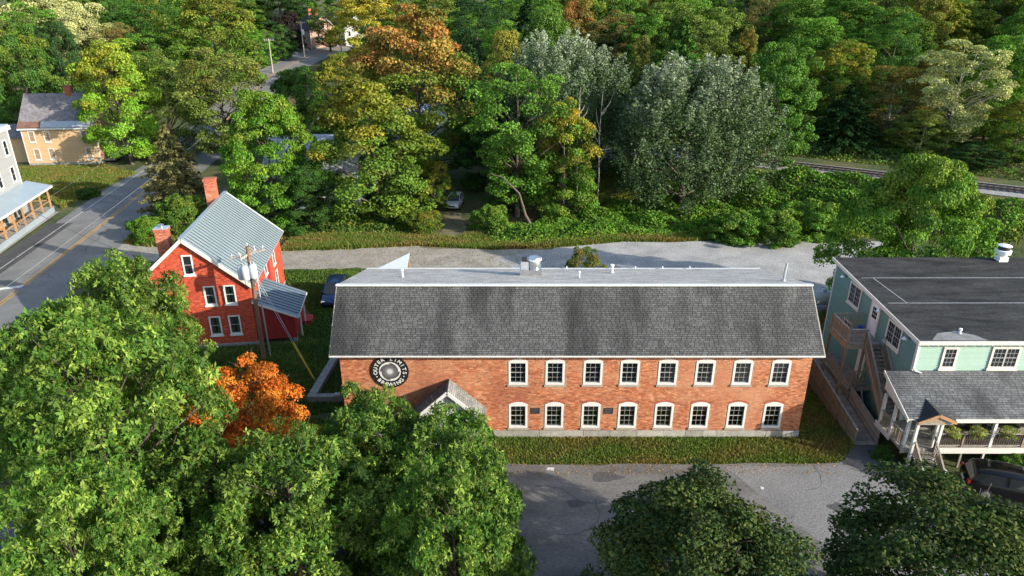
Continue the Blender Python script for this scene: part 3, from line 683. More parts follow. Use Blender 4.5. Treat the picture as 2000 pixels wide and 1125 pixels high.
# right wall: build facing -y then turn
b = MB(); wall_holes(b, .3, RD, .25, EZ, [], 0, .3); me0 = b
o = b.build('right_wall', 'mortar_red', rh, (0,0,0), R(90))
def keep2(cx, cz, B):
    k = np.ones(len(cx), bool)
    for x, z, w, h in rw: k &= ~((B[:,1] > x-w/2) & (B[:,0] < x+w/2) & (cz > z-.08) & (cz < z+h))
    k &= ~((cx < 4.2) & (cz < 3.4))
    return k
me = brick_mesh('side_brickwork', .0, RD, .3, EZ, keep2, [(.48,.085,.040),(.43,.068,.033),(.53,.11,.055),(.38,.058,.030)], 9, .2, .062, .011, .009); me.materials.append(MATS['brick_red'])
tag(link_mesh('side_brickwork', me, None, rh, (0,0,0), R(90)), kind='stuff')
boxes('rear_wall', 'mortar_red', rh, [(-RW+.3,-.3,RD-.3,RD,.25,EZ)])
MB().prism([(-RW,RD-.3,EZ),(0,RD-.3,EZ),(-RW/2,RD-.3,PZ-.06)], (0,.3,0)).build('rear_gable', 'mortar_red', rh)
boxes('foundation', 'concrete', rh, [(-RW-.03,.03,-.03,RD+.03,-.2,.25)])
boxes('floor_slab', 'interior', rh, [(-RW+.3,-.3,.35,RD-.3,2.75,2.95)]); boxes('inner_partition', 'interior_wall', rh, [(-RW+.3,-.3,3,3.1,.3,5)])
for x, z, w, h in fw:
    o = make_window(rh, (x,0,z), w, h, 1, 2, cas=.1, proud=.03, glass='glass', sill='white_paint', depth=.08, curtain=True)
    n = 9; bb = MB()
    for i in range(n):
        u0, u1 = -1+2*i/n+.02, -1+2*(i+1)/n-.02
        P = [(x+u*(w/2+.06), -.016, z+h+.16*(1-u*u)+e) for u, e in ((u0,.0),(u1,.0),(u1,.13),(u0,.13))]; bb.prism(P[::-1], (0,.014,0))
    bb.build('arch_bricks', 'red_brick_paint', rh)
    P = [(x+u*(w/2), -.006, z+h+.15*(1-u*u)) for u in np.linspace(-1,1,9)]; MB().poly([(float(a),b_,float(c)) for a,b_,c in P]).build('arch_infill', 'red_brick_paint', rh)
o = make_window(rh, (-3.92,-.004,5.87), .72, 1.5, 1, 2, cas=.1, proud=.06, sill='white_paint')
for y, z, w, h in rw[:3]: make_window(rh, (.004,y,z), w, h, 1, 2, cas=.1, proud=.05, sill='white_paint', rz=R(90))
boxes('side_door', 'red_siding', rh, [(.002,.05,5.93,6.87,2.3,4.4)])
# standing seam roof: separate panels and ribs on both slopes
ov, og = .35, .32; e_len = math.hypot(RW/2+ov, (PZ-EZ)*(RW/2+ov)/(RW/2)); drop = (PZ-EZ)*ov/(RW/2)
npan = 27; y0, y1 = -og, RD+og; pwid = (y1-y0)/npan
for s, mm in ((1,'tin_roof'),(-1,'tin_roof')):
    xe, ze = -4+s*(4+ov), EZ-drop+.08; xt, zt = -4, PZ+.08
    pm = None
    for i in range(npan):
        ya = y0+i*pwid
        if pm is None:
            pb = MB().prism([(xe,0,ze),(xe,pwid-.012,ze),(xt,pwid-.012,zt),(xt,0,zt)][::-s], (0,0,.03)); pm = bpy.data.meshes.new('roof_panel'); pm.from_pydata([tuple(v) for v in pb.v], [], pb.f); pm.materials.append(MATS[mm])
            sb = MB().bar((xe,0,ze+.05),(xt,0,zt+.05),.045,.05); sm_ = bpy.data.meshes.new('roof_seam'); sm_.from_pydata(sb.v, [], sb.f); sm_.materials.append(MATS['tin_seam'])
        o = bpy.data.objects.new('roof_panel', pm); COL.objects.link(o); o.parent = rh; o.location = (0, ya, 0)
        if i: o = bpy.data.objects.new('roof_seam', sm_); COL.objects.link(o); o.parent = rh; o.location = (0, ya, 0)
    for yy in (y0-.03, y1-.02): MB().bar((xe,yy+.025,ze-.08),(xt,yy+.025,zt-.08),.05,.24).build('rake_board', 'cream_trim', rh)
    b = MB(); b.bar((xe+s*.02,y0,ze-.02),(xe+s*.02,y1,ze-.02),.06,.12); b.build('eave_gutter', 'galv', rh)
boxes('ridge_cap', 'tin_roof', rh, [(-4.16,-3.84,y0,y1,PZ+.085,PZ+.16)])
def chimney(x, y, z0, z1, w, d, name='chimney', cap=False):
    c = boxes(name, 'chimney_brick', rh, [(x-w/2,x+w/2,y-d/2,y+d/2,z0,z1-.2),(x-w/2-.05,x+w/2+.05,y-d/2-.05,y+d/2+.05,z1-.2,z1)])
    me = brick_mesh('chimney_bricks', -w/2, w/2, z0, z1-.2, lambda a,b_,B: np.ones(len(a),bool), [(.42,.12,.07),(.36,.09,.05),(.50,.18,.11)], 5, .2,.062,.011,.01); me.materials.append(MATS['brick']); 
    o = link_mesh('chimney_bricks', me, None, c, (x, y-d/2, 0)); tag(o, kind='stuff')
    if cap:
        boxes('cap_slab', 'galv', c, [(x-w/2-.06,x+w/2+.06,y-d/2-.06,y+d/2+.06,z1,z1+.06)])
        MB().tube([(x,y,z1+.06),(x,y,z1+.25),(x,y,z1+.26),(x,y,z1+.33)], [.12,.12,.22,.04], 12).build('flue_cap', 'steel', c)
chimney(-6.0,2.2,5.5,8.75,.85,.7,cap=True); chimney(-4.55,10.6,6.5,10.35,.85,.7)
# side addition with lower metal roof
ew, ed = 2.85, 4.2
b = MB(); b.prism([(.01,.15,.3),(ew,.15,.3),(ew,.15,2.2),(.01,.15,3.42)], (0,ed-.15,0)); b.build('addition_wall', 'red_siding', rh)
for k in range(19):
    x = .1+k*.146; boxes('batten', 'red_siding', rh, [(x,x+.03,.125,.149,.3,3.38-(x/ew)*1.22)])
boxes('addition_pier', 'concrete', rh, [(ew-.3,ew,.15,.45,-.1,.3)]); boxes('addition_pier', 'concrete', rh, [(ew-.3,ew,ed-.4,ed-.1,-.1,.3)])
npan = 10; pwid = (ed+.5)/npan; xa, za, xb, zb = .0, 3.56, ew+.32, 2.14; pm = None
for i in range(npan):
    if pm is None:
        pb = MB().prism([(xa,0,za),(xb,0,zb),(xb,pwid-.012,zb),(xa,pwid-.012,za)], (0,0,.03)); pm = bpy.data.meshes.new('roof_panel'); pm.from_pydata([tuple(v) for v in pb.v], [], pb.f); pm.materials.append(MATS['tin_roof_blue'])
        sb = MB().bar((xa,0,za+.05),(xb,0,zb+.05),.04,.05); sm_ = bpy.data.meshes.new('roof_seam'); sm_.from_pydata(sb.v, [], sb.f); sm_.materials.append(MATS['tin_seam'])
    o = bpy.data.objects.new('roof_panel', pm); COL.objects.link(o); o.parent = rh; o.location = (0,-.12+i*pwid,0)
    if i: o = bpy.data.objects.new('roof_seam', sm_); COL.objects.link(o); o.parent = rh; o.location = (0,-.12+i*pwid,0)
b = MB(); b.bar((xa,-.15,za-.06),(xb,-.15,zb-.06),.04,.15); b.build('rake_board', 'cream_trim', rh)
boxes('fascia', 'cream_trim', rh, [(xb-.02,xb+.03,-.12,ed+.38,zb-.14,zb+.0)])
for yy in (1.0,2.9): boxes('porch_post', 'white_paint', rh, [(ew+.2,ew+.3,yy,yy+.1,.0,2.1)])
boxes('side_step', 'red_siding', rh, [(ew+.02,ew+.7,2.9,4.1,.0,.35)])

# ------------------------------------------------------------------ utility pole with transformers beside the red house
up = thing('utility_pole', 'brown wooden utility pole with three grey transformers before the red house', 'utility pole', (-18.0,43.7,0))
MB().tube([(0,0,-.3),(.02,0,4),(.05,0,8.6)], [.17,.15,.12], 12).build('pole', 'pole_wood', up, smooth=True)
MB().bar((-1.15,-.16,7.75),(1.15,.12,8.35),.11,.13).build('crossarm', 'pole_grey', up)
MB().bar((-.2,-.9,8.0),(.2,.9,8.05),.10,.12).build('crossarm', 'pole_grey', up)
for x, y, z in ((-1.05,-.15,7.85),(-.55,-.09,7.98),(.5,.05,8.28),(1.05,.1,8.42),(-.18,-.8,8.1),(.18,.8,8.15),(.05,0,8.65)):
    MB().tube([(x,y,z),(x,y,z+.1),(x,y,z+.12),(x,y,z+.22)], [.04,.04,.07,.03], 8).build('insulator', 'insulator', up)
for a in (-.55, .15, .85):
    x, y = -.1+.42*math.sin(a*2.2-.5), -.42*math.cos(a*1.3-.3); zz = 6.35+.1*a
    tb = MB().tube([(x,y,zz),(x,y,zz+.05),(x,y,zz+.85),(x,y,zz+.95),(x,y,zz+1.0)], [.24,.27,.27,.2,.02], 16).build('transformer', 'transformer', up, smooth=True)
    for q in (-.1,.1): MB().tube([(x+q,y,zz+.95),(x+q,y,zz+1.2)], [.035,.025], 8).build('bushing', 'insulator', tb)
    MB().bar((x,y,zz+.5),(0,0,zz+.5),.06,.1).build('bracket', 'galv', tb)
for k, (x, z) in enumerate(((-.3,6.1),(.25,6.0),(.4,6.3))): MB().tube([(x*.4,-.2,z),(x,-.35,z-.25),(x*1.2,-.3,z+.3)], .018, 6).build('drop_wire', 'wire', up)
cp = thing('conduit_riser', 'thin grey metal conduit pole leaning close beside the wooden utility pole', 'conduit', (-17.72,43.9,0))
MB().tube([(.12,0,-.2),(.02,.0,6.1)], .055, 10).build('pipe', 'galv', cp, smooth=True); MB().tube([(.02,0,6.0),(.02,0,6.2),(.02,-.1,6.3)], [.08,.09,.06], 10).build('weatherhead', 'insulator', cp)
for k, (gx_, gy_, z) in enumerate(((-13.38,40.43,7.4),(-13.62,40.75,6.9))):
    w = thing('guy_wire', ['upper steel guy wire with a yellow guard running down to the retaining wall','lower steel guy wire with a yellow guard left of the other one'][k], 'guy wire', (gx_,gy_,0))
    T = Vector((-18.0-gx_,43.7-gy_,z)); MB().tube([(0,0,0),tuple(T)], .012, 5).build('cable', 'wire_light', w); MB().tube([tuple(T*.02),tuple(T*.33)], .035, 6).build('guard', 'guard_yellow', w)
def wire(a, b, sag, label, r=.016, m='wire'):
    a, b = Vector(a), Vector(b); n = 14
    P = [tuple(a.lerp(b, i/n)-a-Vector((0,0,sag*4*(i/n)*(1-i/n)))) for i in range(n+1)]
    tag(MB().tube(P, r, 5).build('overhead_wire', m, None, tuple(a)), label, 'wire')
wire((-32,26.5,6),(-42.9,96,6.5),.3,'pale overhead wire running along the main road, nearest the yellow line',.007,'wire_light')
wire((-31.3,26.5,6.1),(-42.2,96,6.6),.35,'dark overhead wire running along the main road over its middle',.009)
wire((-42,40,5.6),(-53,98,6),.4,'pale overhead wire in front of the grey building porch',.005,'wire_light')
wire((-18.9,43.6,6.0),(-44,60,6.5),.9,'dark service wire from the wooden utility pole towards the road',.014)

# ------------------------------------------------------------------ green clapboard building
GXO, GYO = 22.6, 33.7
gb = thing('green_building', 'green clapboard building with dark flat roof and front porch', 'building', (GXO, GYO, 0))
GW, GD = 16.0, 10.65
def clap(name, x0, x1, zf0, zf1f, parent, rz, loc, cA, cB, seed, pitch=.115, holes=()):
    """lapped boards on plane y=0 facing -y; zf1f(x) is the top"""
    rg = np.random.default_rng(seed); V = []; F = []; C = []
    z = zf0; top = max(zf1f(x0), zf1f(x1))
    while z < top:
        xa, xb = x0, x1
        if zf1f(x0) < z+pitch and zf1f(x1) > zf1f(x0): xa = x0+(z+pitch-zf1f(x0))/(zf1f(x1)-zf1f(x0))*(x1-x0)
        if zf1f(x1) < z+pitch and zf1f(x0) > zf1f(x1): xb = x0+(zf1f(x0)-z-pitch)/(zf1f(x0)-zf1f(x1))*(x1-x0)
        if xb-xa < .05: break
        t = rg.random(); c = np.array(cA)*(1-t)+np.array(cB)*t
        n = len(V); V += [(xa,-.034,z),(xb,-.034,z),(xb,-.006,z+pitch),(xa,-.006,z+pitch),(xa,0,z),(xb,0,z)]; F += [[n,n+1,n+2,n+3],[n+4,n+5,n+1,n]]; C += [c]*6; z += pitch
    me = np_mesh(name, np.array(V), np.array(F), np.array(C)); me.materials.append(MATS['clapboard'])
    return tag(link_mesh(name, me, None, parent, loc, rz), kind='stuff')
FG = ((.27,.40,.33),(.30,.43,.36)); SG = ((.115,.215,.195),(.135,.24,.22))  # side boards darker: shade of the unlit wall put into their green
# walls
boxes('front_wall', 'slate_blue_wall', gb, [(.02,GW,.0,.2,1.2,6.55)])
MB().prism([(0,0,.0),(0,GD,.0),(0,GD,7.2),(0,0,6.5)], (.2,0,0)).build('left_wall', 'slate_blue_wall', gb)
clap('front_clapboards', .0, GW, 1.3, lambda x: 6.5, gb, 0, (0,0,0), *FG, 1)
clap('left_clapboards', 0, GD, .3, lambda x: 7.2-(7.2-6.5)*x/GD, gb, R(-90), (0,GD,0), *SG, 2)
boxes('rear_wall', 'slate_blue_wall', gb, [(.2,GW,GD-.2,GD,0,7.2)]); boxes('far_wall', 'slate_blue_wall', gb, [(GW-.2,GW,.2,GD-.2,0,6.5)])
boxes('corner_board', 'cream_trim', gb, [(-.035,.11,-.04,-.0,1.3,6.5)]); boxes('corner_board', 'cream_trim', gb, [(-.04,.0,.0,.12,.3,6.5)])
boxes('corner_board', 'cream_trim', gb, [(-.045,-.0,GD-.12,GD+.02,.1,7.1)])
# flat roof with seams
MB().prism([(-.22,-.35,6.62),(-.22,GD+.25,7.36),(GW,GD+.25,7.36),(GW,-.35,6.62)][::-1], (0,0,.12)).build('flat_roof', 'flat_roof_black', gb)
def rz_(y): return 6.74+(y+.35)*(.74/(GD+.6))
for yy, xs in ((4.1,0.2),(7.6,.2)): MB().quad((xs,yy-.025,rz_(yy)+.006),(GW,yy-.025+.05,rz_(yy)+.006),(GW,yy+.10,rz_(yy)+.009),(xs,yy+.025,rz_(yy)+.009)).build('roof_seam', 'seam_white', gb)
MB().quad((1.35,4.1,rz_(4.1)+.008),(1.40,4.1,rz_(4.1)+.008),(1.0,7.6,rz_(7.6)+.008),(.95,7.6,rz_(7.6)+.008)).build('roof_seam', 'seam_white', gb)
for k in range(5):
    xx = 2.8+k*2.6; MB().quad((xx,.1,rz_(.1)+.005),(xx+.02,.1,rz_(.1)+.005),(xx-.58,GD,rz_(GD)+.005),(xx-.6,GD,rz_(GD)+.005)).build('roof_seam', 'flat_roof_black', gb)
MB().poly([(x_,y_,rz_(y_)+.007) for x_,y_ in ((.5,-.25),(3.6,-.28),(3.2,.3),(2.3,.75),(1.2,.5))]).build('dust_patch', 'patch_dust', gb)
boxes('eave_fascia', 'cream_trim', gb, [(-.24,GW,-.41,-.355,6.52,6.75)])
MB().prism([(-.28,-.40,6.50),(-.28,GD+.27,7.27),(-.28,GD+.27,7.50),(-.28,-.40,6.75)], (.055,0,0)).build('rake_fascia', 'cream_trim', gb)
boxes('soffit', 'cream_trim', gb, [(-.2,GW,-.35,-.03,6.49,6.52)])
for k in range(30): boxes('dentil', 'cream_trim', gb, [(.35+k*.5,.43+k*.5,-.30,-.04,6.41,6.488)])
b = MB().tube([(-.12,-.15,6.42),(-.1,-.13,6.2),(-.07,-.11,4.95),(.05,-.2,4.78),(.35,-.32,4.72)], .05, 10); b.build('downspout', 'white_paint', gb, smooth=True)
# windows and door
make_window(gb, (1.86,-.036,4.88), .86, 1.34, 3, 4, cas=.13, proud=.05, frame='cream_trim', sill='cream_trim', pair=1)
make_window(gb, (4.95,-.036,4.88), 1.62, 1.36, 3, 4, cas=.13, proud=.05, frame='cream_trim', sill='cream_trim', pair=2)
make_window(gb, (8.6,-.036,4.88), 1.62, 1.36, 3, 4, cas=.13, proud=.05, frame='cream_trim', sill='cream_trim', pair=2)
for yy, zz in ((7.45,5.38),(2.35,5.05)): make_window(gb, (-.036,yy,zz), 1.6, 1.45, 3, 4, cas=.12, proud=.05, frame='cream_trim', sill='cream_trim', pair=2, rz=R(-90))
make_window(gb, (-.036,7.55,2.9), 1.3, 1.3, 3, 4, cas=.12, proud=.05, frame='cream_trim', sill='cream_trim', pair=2, rz=R(-90))
d = boxes('side_door', 'door_white', gb, [(-.07,-.02,4.28,5.2,4.66,6.66)])
for c in range(3):
    for r_ in range(3):
        MB().box(-.08,-.072,4.47+c*.19,4.63+c*.19,5.72+r_*.25,5.93+r_*.25).build('pane', 'dark_glass', d)
boxes('door_frame', 'cream_trim', gb, [(-.09,-.022,4.18,4.28,4.62,6.74),(-.09,-.022,5.2,5.3,4.62,6.74),(-.09,-.022,4.28,5.2,6.66,6.74)]); MB().tube([(-.08,4.36,5.6),(-.13,4.36,5.6)], [.03,.04], 8).build('door_knob', 'steel', d)
d2 = boxes('lower_door', 'door_white', gb, [(-.06,-.021,4.7,5.6,1.42,3.42)])
def wall_lamp(y, z, label):
    t = thing('wall_lamp', label, 'lamp', (GXO-.025, GYO+y, z))
    boxes('backplate', 'dark_metal', t, [(-.03,0,-.06,.06,-.08,.08)]); MB().tube([(-.03,0,.04),(-.18,0,.12),(-.28,0,.04)], .015, 6).build('arm', 'dark_metal', t); MB().tube([(-.28,0,.06),(-.28,0,.0),(-.28,0,-.08)], [.03,.09,.15], 10, cap=False).build('shade', 'white_metal', t)
wall_lamp(9.0,6.85,'small gooseneck lamp at the rear end of the green side wall'); wall_lamp(4.02,6.62,'small gooseneck lamp beside the white side door'); wall_lamp(.88,6.33,'small gooseneck lamp nearest the front corner of the green wall')
# front porch
DK = 1.42; PX0, PYF = -1.35, -2.72
dk = boxes('porch_deck', 'wood_grey', gb, [(PX0,GW,PYF,-.03,DK-.16,DK-.04)])
for k in range(18): boxes('deck_board', 'wood_grey', dk, [(PX0,GW,PYF+k*.15+.004,PYF+k*.15+.146,DK-.04,DK)])
boxes('deck_fascia', 'cream_trim', gb, [(.52,GW,PYF-.05,PYF-.005,DK-.34,DK+.01)]); boxes('deck_fascia', 'cream_trim', gb, [(PX0-.05,PX0-.005,-1.6,0,DK-.3,DK+.01)])
boxes('deck_fascia', 'wood_grey', gb, [(PX0,.5,PYF-.04,PYF-.004,DK-.3,DK-.01)])
zt, zf = 4.72, 3.50; yt, yf = -.03, PYF-.28
MB().prism([(PX0-.18,yt,zt-.02),(PX0-.18,yf,zf-.02),(GW,yf,zf-.02),(GW,yt,zt-.02)], (0,0,-.10)).build('porch_roof_deck', 'cream_trim', gb)
pl = math.hypot(yt-yf, zt-zf)
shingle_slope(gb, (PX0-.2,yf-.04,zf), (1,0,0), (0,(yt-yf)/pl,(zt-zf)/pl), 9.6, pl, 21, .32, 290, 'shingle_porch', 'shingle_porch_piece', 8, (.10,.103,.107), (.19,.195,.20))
boxes('porch_fascia', 'cream_trim', gb, [(.95,GW,yf-.09,yf-.03,zf-.22,zf-.01)])
MB().prism([(PX0-.24,yt,zt+.02),(PX0-.24,yf-.04,zf+.02),(PX0-.24,yf-.04,zf-.2),(PX0-.24,yt,zt-.2)], (.05,0,0)).build('rake_board', 'cream_trim', gb)
MB().prism([(PX0-.02,-.1,zt-.18),(PX0-.02,yf+.3,zf-.05),(PX0-.02,yf+.3,zf-.32),(PX0-.02,-.1,3.6)], (.06,0,0)).build('gable_panel', 'cream_trim', gb)
boxes('porch_beam', 'cream_trim', gb, [(PX0+.05,GW,PYF+.05,PYF+.22,zf-.36,zf-.14)])
for px, py in ((PX0+.12,-.2),(PX0+.12,-1.35),(3.55,PYF+.13),(7.0,PYF+.13),(.45,PYF+.13)): boxes('porch_post', 'white_paint', gb, [(px-.075,px+.075,py-.075,py+.075,DK,zf-.2)])
boxes('porch_post', 'white_paint', gb, [(PX0+.12,PX0+.27,PYF+.05,PYF+.2,DK,zf-.2)])
for k in range(7):
    px = .9+k*1.25; boxes('under_post', 'wood_grey' if k % 2 else 'cream_trim', gb, [(px,px+.1,PYF+.15,PYF+.25,-.1,DK-.16)])
boxes('lattice_back', 'interior', gb, [(.5,GW,-.6,-.5,-.1,DK-.2)])
def railing(parent, a, b, h=.95, step=.13, m='wood_brown', rm='wood_grey', name='railing', balm=None):
    """top and bottom rails with separate balusters from a to b (points at floor level)"""
    a, b = Vector(a), Vector(b); up_ = Vector((0,0,1)); ro = MB().bar(a+up_*h, b+up_*h, .09, .05).build(name, rm, parent); MB().bar(a+up_*.1, b+up_*.1, .05, .06).build('bottom_rail', rm, ro)
    n = max(2, int((b-a).length/step)); bm = None
    for i in range(1, n):
        p = a.lerp(b, i/n)
        if bm is None:
            q = MB().box(-.018,.018,-.018,.018,.1,h-.02); bm = bpy.data.meshes.new('baluster'); bm.from_pydata(q.v, [], q.f); bm.materials.append(MATS[balm or m])
        o = bpy.data.objects.new('baluster', bm); COL.objects.link(o); o.parent = ro; o.location = p
    return ro
for a, b_ in ((.55,2.0),(2.0,3.45),(3.62,5.3),(5.3,6.9),(7.1,9.5)): railing(gb, (a,PYF+.1,DK), (b_,PYF+.1,DK), .85, .125, balm='rail_rust')
for px in (2.0,5.3): boxes('rail_post', 'wood_brown', gb, [(px-.05,px+.05,PYF+.05,PYF+.15,DK,DK+.92)])
railing(gb, (PX0+.08,-.25,DK), (PX0+.08,-1.3,DK), .85, .14); railing(gb, (PX0+.08,-1.4,DK), (PX0+.08,PYF+.1,DK), .85, .14)
# little gable portico over the porch steps
cx0, cx1, cyf, czb, czp = -1.12, .92, -3.25, 3.42, 3.88; cm = (cx0+cx1)/2
for s, xe in ((-1,cx0),(1,cx1)):
    MB().prism([(xe,cyf,czb),(xe,-2.1,czb),(cm,-1.55,czp+.1),(cm,cyf,czp)][::s], (0,0,.05)).build('portico_roof', 'dark_shingle_plain', gb)
    b = MB(); b.bar((xe,cyf-.02,czb-.05),(cm,cyf-.02,czp-.05),.05,.16); b.build('portico_rake', 'wood_new', gb)
MB().prism([(cx0+.15,cyf+.06,czb-.08),(cx1-.15,cyf+.06,czb-.08),(cm,cyf+.06,czp-.1)], (0,.04,0)).build('portico_gable', 'wood_brown', gb)
boxes('portico_beam', 'wood_grey', gb, [(cx0+.1,cx1-.1,cyf+.1,cyf+.2,czb-.22,czb-.07)])
boxes('portico_post', 'white_paint', gb, [(-.92,-.78,-2.95,-2.81,0,3.3)]); boxes('portico_post', 'white_paint', gb, [(.38,.52,-2.95,-2.81,0,3.3)])
st = boxes('porch_steps', 'wood_grey', gb, [(-.86,-.80,-3.0,-2.7,0,.5)])
for k in range(8):
    z = DK-.175*(k+1)+.02; y = PYF-.02-.27*k*.62
    boxes('tread', 'wood_grey', st, [(-.72,.34,y-.27,y,z-.05,z)]); boxes('riser', 'wood_grey', st, [(-.72,.34,y-.03,y-.005,z-.17,z-.052)])
for xx in (-.76,.36):
    railing(gb, (xx,PYF,DK-.1), (xx,PYF-1.4,.1), .85, .14, balm='rail_rust'); boxes('newel_post', 'white_paint', gb, [(xx-.06,xx+.06,PYF-1.5,PYF-1.38,0,1.05)])
# porch furniture
def porch_table(x, y, label):
    t = thing('porch_table', label, 'table', (GXO+x,GYO+y,DK))
    boxes('table_top', 'black_paint', t, [(-.55,.55,-.4,.4,.70,.74)])
    for sx in (-.48,.48):
        for sy in (-.33,.33): boxes('leg', 'dark_metal', t, [(sx-.02,sx+.02,sy-.02,sy+.02,0,.70)])
    return t
def porch_chair(x, y, rz, label):
    t = thing('porch_chair', label, 'chair', (GXO+x,GYO+y,DK), rz)
    boxes('seat', 'dark_metal', t, [(-.22,.22,-.22,.22,.42,.46)]); MB().prism([(-.22,.2,.46),(.22,.2,.46),(.22,.28,.9),(-.22,.28,.9)], (0,.03,0)).build('backrest', 'dark_metal', t)
    for sx in (-.2,.2):
        for sy in (-.2,.2): boxes('leg', 'dark_metal', t, [(sx-.015,sx+.015,sy-.015,sy+.015,0,.42)])
porch_table(1.7,-1.5,'dark table on the porch nearest the steps'); porch_table(5.0,-1.5,'dark table on the porch at the right edge of the picture')
porch_chair(2.7,-1.5,R(-90),'dark metal chair right of the table nearest the porch steps'); porch_chair(4.1,-1.5,R(90),'dark metal chair left of the rightmost porch table')

# outside staircase with upper landing
sc = thing('wooden_staircase', 'weathered wooden outside staircase with a railed landing at the white side door', 'staircase', (GXO,GYO,0))
LX0, LX1, LY0, LY1, LZ = -2.15, -.06, 3.35, 5.75, 4.62
ld = boxes('landing', 'wood_grey', sc, [(LX0,LX1,LY0,LY1,LZ-.16,LZ-.04)])
for k in range(15): boxes('deck_board', 'wood_grey', ld, [(LX0,LX1,LY0+k*.16+.004,LY0+k*.16+.156,LZ-.04,LZ)])
boxes('beam', 'wood_brown', sc, [(LX0-.04,LX0-.0,LY0,LY1,LZ-.32,LZ-.0)]); boxes('beam', 'wood_brown', sc, [(LX0,LX1,LY0-.045,LY0-.005,LZ-.3,LZ-.0)])
for px, py in ((LX0+.05,LY0+.05),(LX0+.05,LY1-.05),(-1.02,LY0+.05)): boxes('post', 'wood_brown', sc, [(px-.06,px+.06,py-.06,py+.06,-.1,LZ+1.0 if px < -2 else LZ+.95)])
railing(sc, (LX0+.05,LY0+.1,LZ), (LX0+.05,LY1-.1,LZ), .98, .12); railing(sc, (LX0+.1,LY1-.05,LZ), (LX1,LY1-.05,LZ), .98, .12); railing(sc, (LX0+.1,LY0+.05,LZ), (-1.05,LY0+.05,LZ), .98, .12)
MB().bar((LX0+.05,LY0+.1,LZ-1.0),(LX0+.05,LY0+.8,LZ-.3),.08).build('brace', 'wood_brown', sc)
SX0, SX1 = -1.0, -.1; ns = 18; run = 3.3; rise = (LZ-DK)/ns
for k in range(ns-1):
    y = LY0-run*(k/ns); z = LZ-rise*(k+1); boxes('tread', 'wood_grey', sc, [(SX0,SX1,y-run/ns-.02,y,z-.045,z)])
for xx in (SX0-.03,SX1+.03): MB().bar((xx,LY0,LZ-.2),(xx,LY0-run,DK-.1),.05,.26).build('stringer', 'wood_brown', sc)
railing(sc, (SX0-.05,LY0,LZ-.05), (SX0-.05,LY0-run,DK), .95, .13); railing(sc, (SX1-.0,LY0-.25,LZ-.3), (SX1-.0,LY0-run,DK), .95, .13)
# lower landing joining stair foot, ramp and side door
boxes('lower_landing', 'wood_grey', sc, [(-1.5,-.03,3.4,7.9,DK-.14,DK)])
railing(sc, (-1.3,3.95,DK), (-.1,3.95,DK), .95, .12); boxes('post', 'wood_brown', sc, [(-1.42,-1.32,3.4,3.5,-.1,DK+1.0)])
MB().bar((-1.2,1.2,.2),(-.6,3.4,DK-.1),.08).build('brace', 'wood_grey', sc)
bk = tag(MB().tube([(0,0,0),(0,0,.02),(0,0,.3)], [.05,.12,.15], 16).build('bucket', 'blue_bucket', None, (GXO-.45,GYO+5.25,LZ)), 'blue plastic bucket on the stair landing', 'bucket')
# ramp
rm = thing('wooden_ramp', 'long weathered wooden ramp with boarded sides rising between mill and green building', 'ramp', (20.05,33.2,0))
RLn, RZ = 8.6, 1.32
def rp_(y): return .05+RZ*y/RLn
for k in range(60):
    y = k*RLn/60; boxes('deck_board', 'wood_grey', rm, [(.06,1.22,y+.006,y+RLn/60-.006,rp_(y)-.04,rp_(y))])
for xx in (.0,1.28):
    for k in range(6):
        o = .06+k*.15; MB().bar((xx,0,rp_(0)+o-.02),(xx,RLn,rp_(RLn)+o-.02),.03,.125).build('side_plank', 'wood_brown' if xx == 0 else 'wood_grey', rm)
    MB().bar((xx,-.04,rp_(0)+.95),(xx,RLn,rp_(RLn)+.95),.13,.045).build('handrail', 'wood_grey', rm)
    for k in range(8):
        y = .06+k*(RLn-.12)/7; boxes('post', 'wood_brown', rm, [(xx-.07,xx-.02,y-.05,y+.05,-.1,rp_(y)+.92)] if xx == 0 else [(xx+.02,xx+.07,y-.05,y+.05,-.1,rp_(y)+.92)])
    if xx == 0:
        for k in range(6):
            if rp_(RLn)-.12-k*.15 > 0: MB().bar((xx,RLn*max(0,.05+.12*k),rp_(RLn*max(0,.05+.12*k))-.09-k*.15+.0),(xx,RLn,rp_(RLn)-.09-k*.15),.03,.125).build('skirt_plank', 'wood_brown', rm)
# flower baskets on the porch rail
def flower_basket(x, label, seed):
    t = thing('flower_basket', label, 'flower basket', (GXO+x,GYO+PYF-.02,DK+.86))
    MB().tube([(0,0,-.14),(0,0,-.1),(0,0,.06)], [.1,.15,.19], 12).build('basket', 'planter', t)
    return t
BASKETS = [(flower_basket(1.25,'basket of yellow green flowers on the porch rail nearest the steps',1),1),(flower_basket(2.62,'basket of yellow green flowers left of the middle porch post',2),2),(flower_basket(4.28,'basket of yellow green flowers right of the middle porch post',3),3)]
# roof fittings
t = thing('rooftop_exhaust', 'white mushroom exhaust fan at the back of the dark flat roof', 'exhaust fan', (33.7,44.1,7.35))
boxes('curb', 'white_metal', t, [(-.3,.3,-.3,.3,-.05,.4)]); MB().tube([(0,0,.4),(0,0,.55),(0,0,.62),(0,0,.85),(0,0,.88)], [.3,.3,.48,.5,.46], 20).build('shroud', 'white_metal', t, smooth=True)
MB().tube([(0,0,.88),(0,0,1.15)], [.36,.36], 20).build('motor', 'dark_metal', t); MB().tube([(0,0,1.15),(0,0,1.2),(0,0,1.28)], [.44,.42,.1], 20).build('lid', 'white_metal', t, smooth=True)
vent_pipe((25.05,34.2,6.78), .22, .06, 'small white vent stub near the front edge of the dark flat roof')
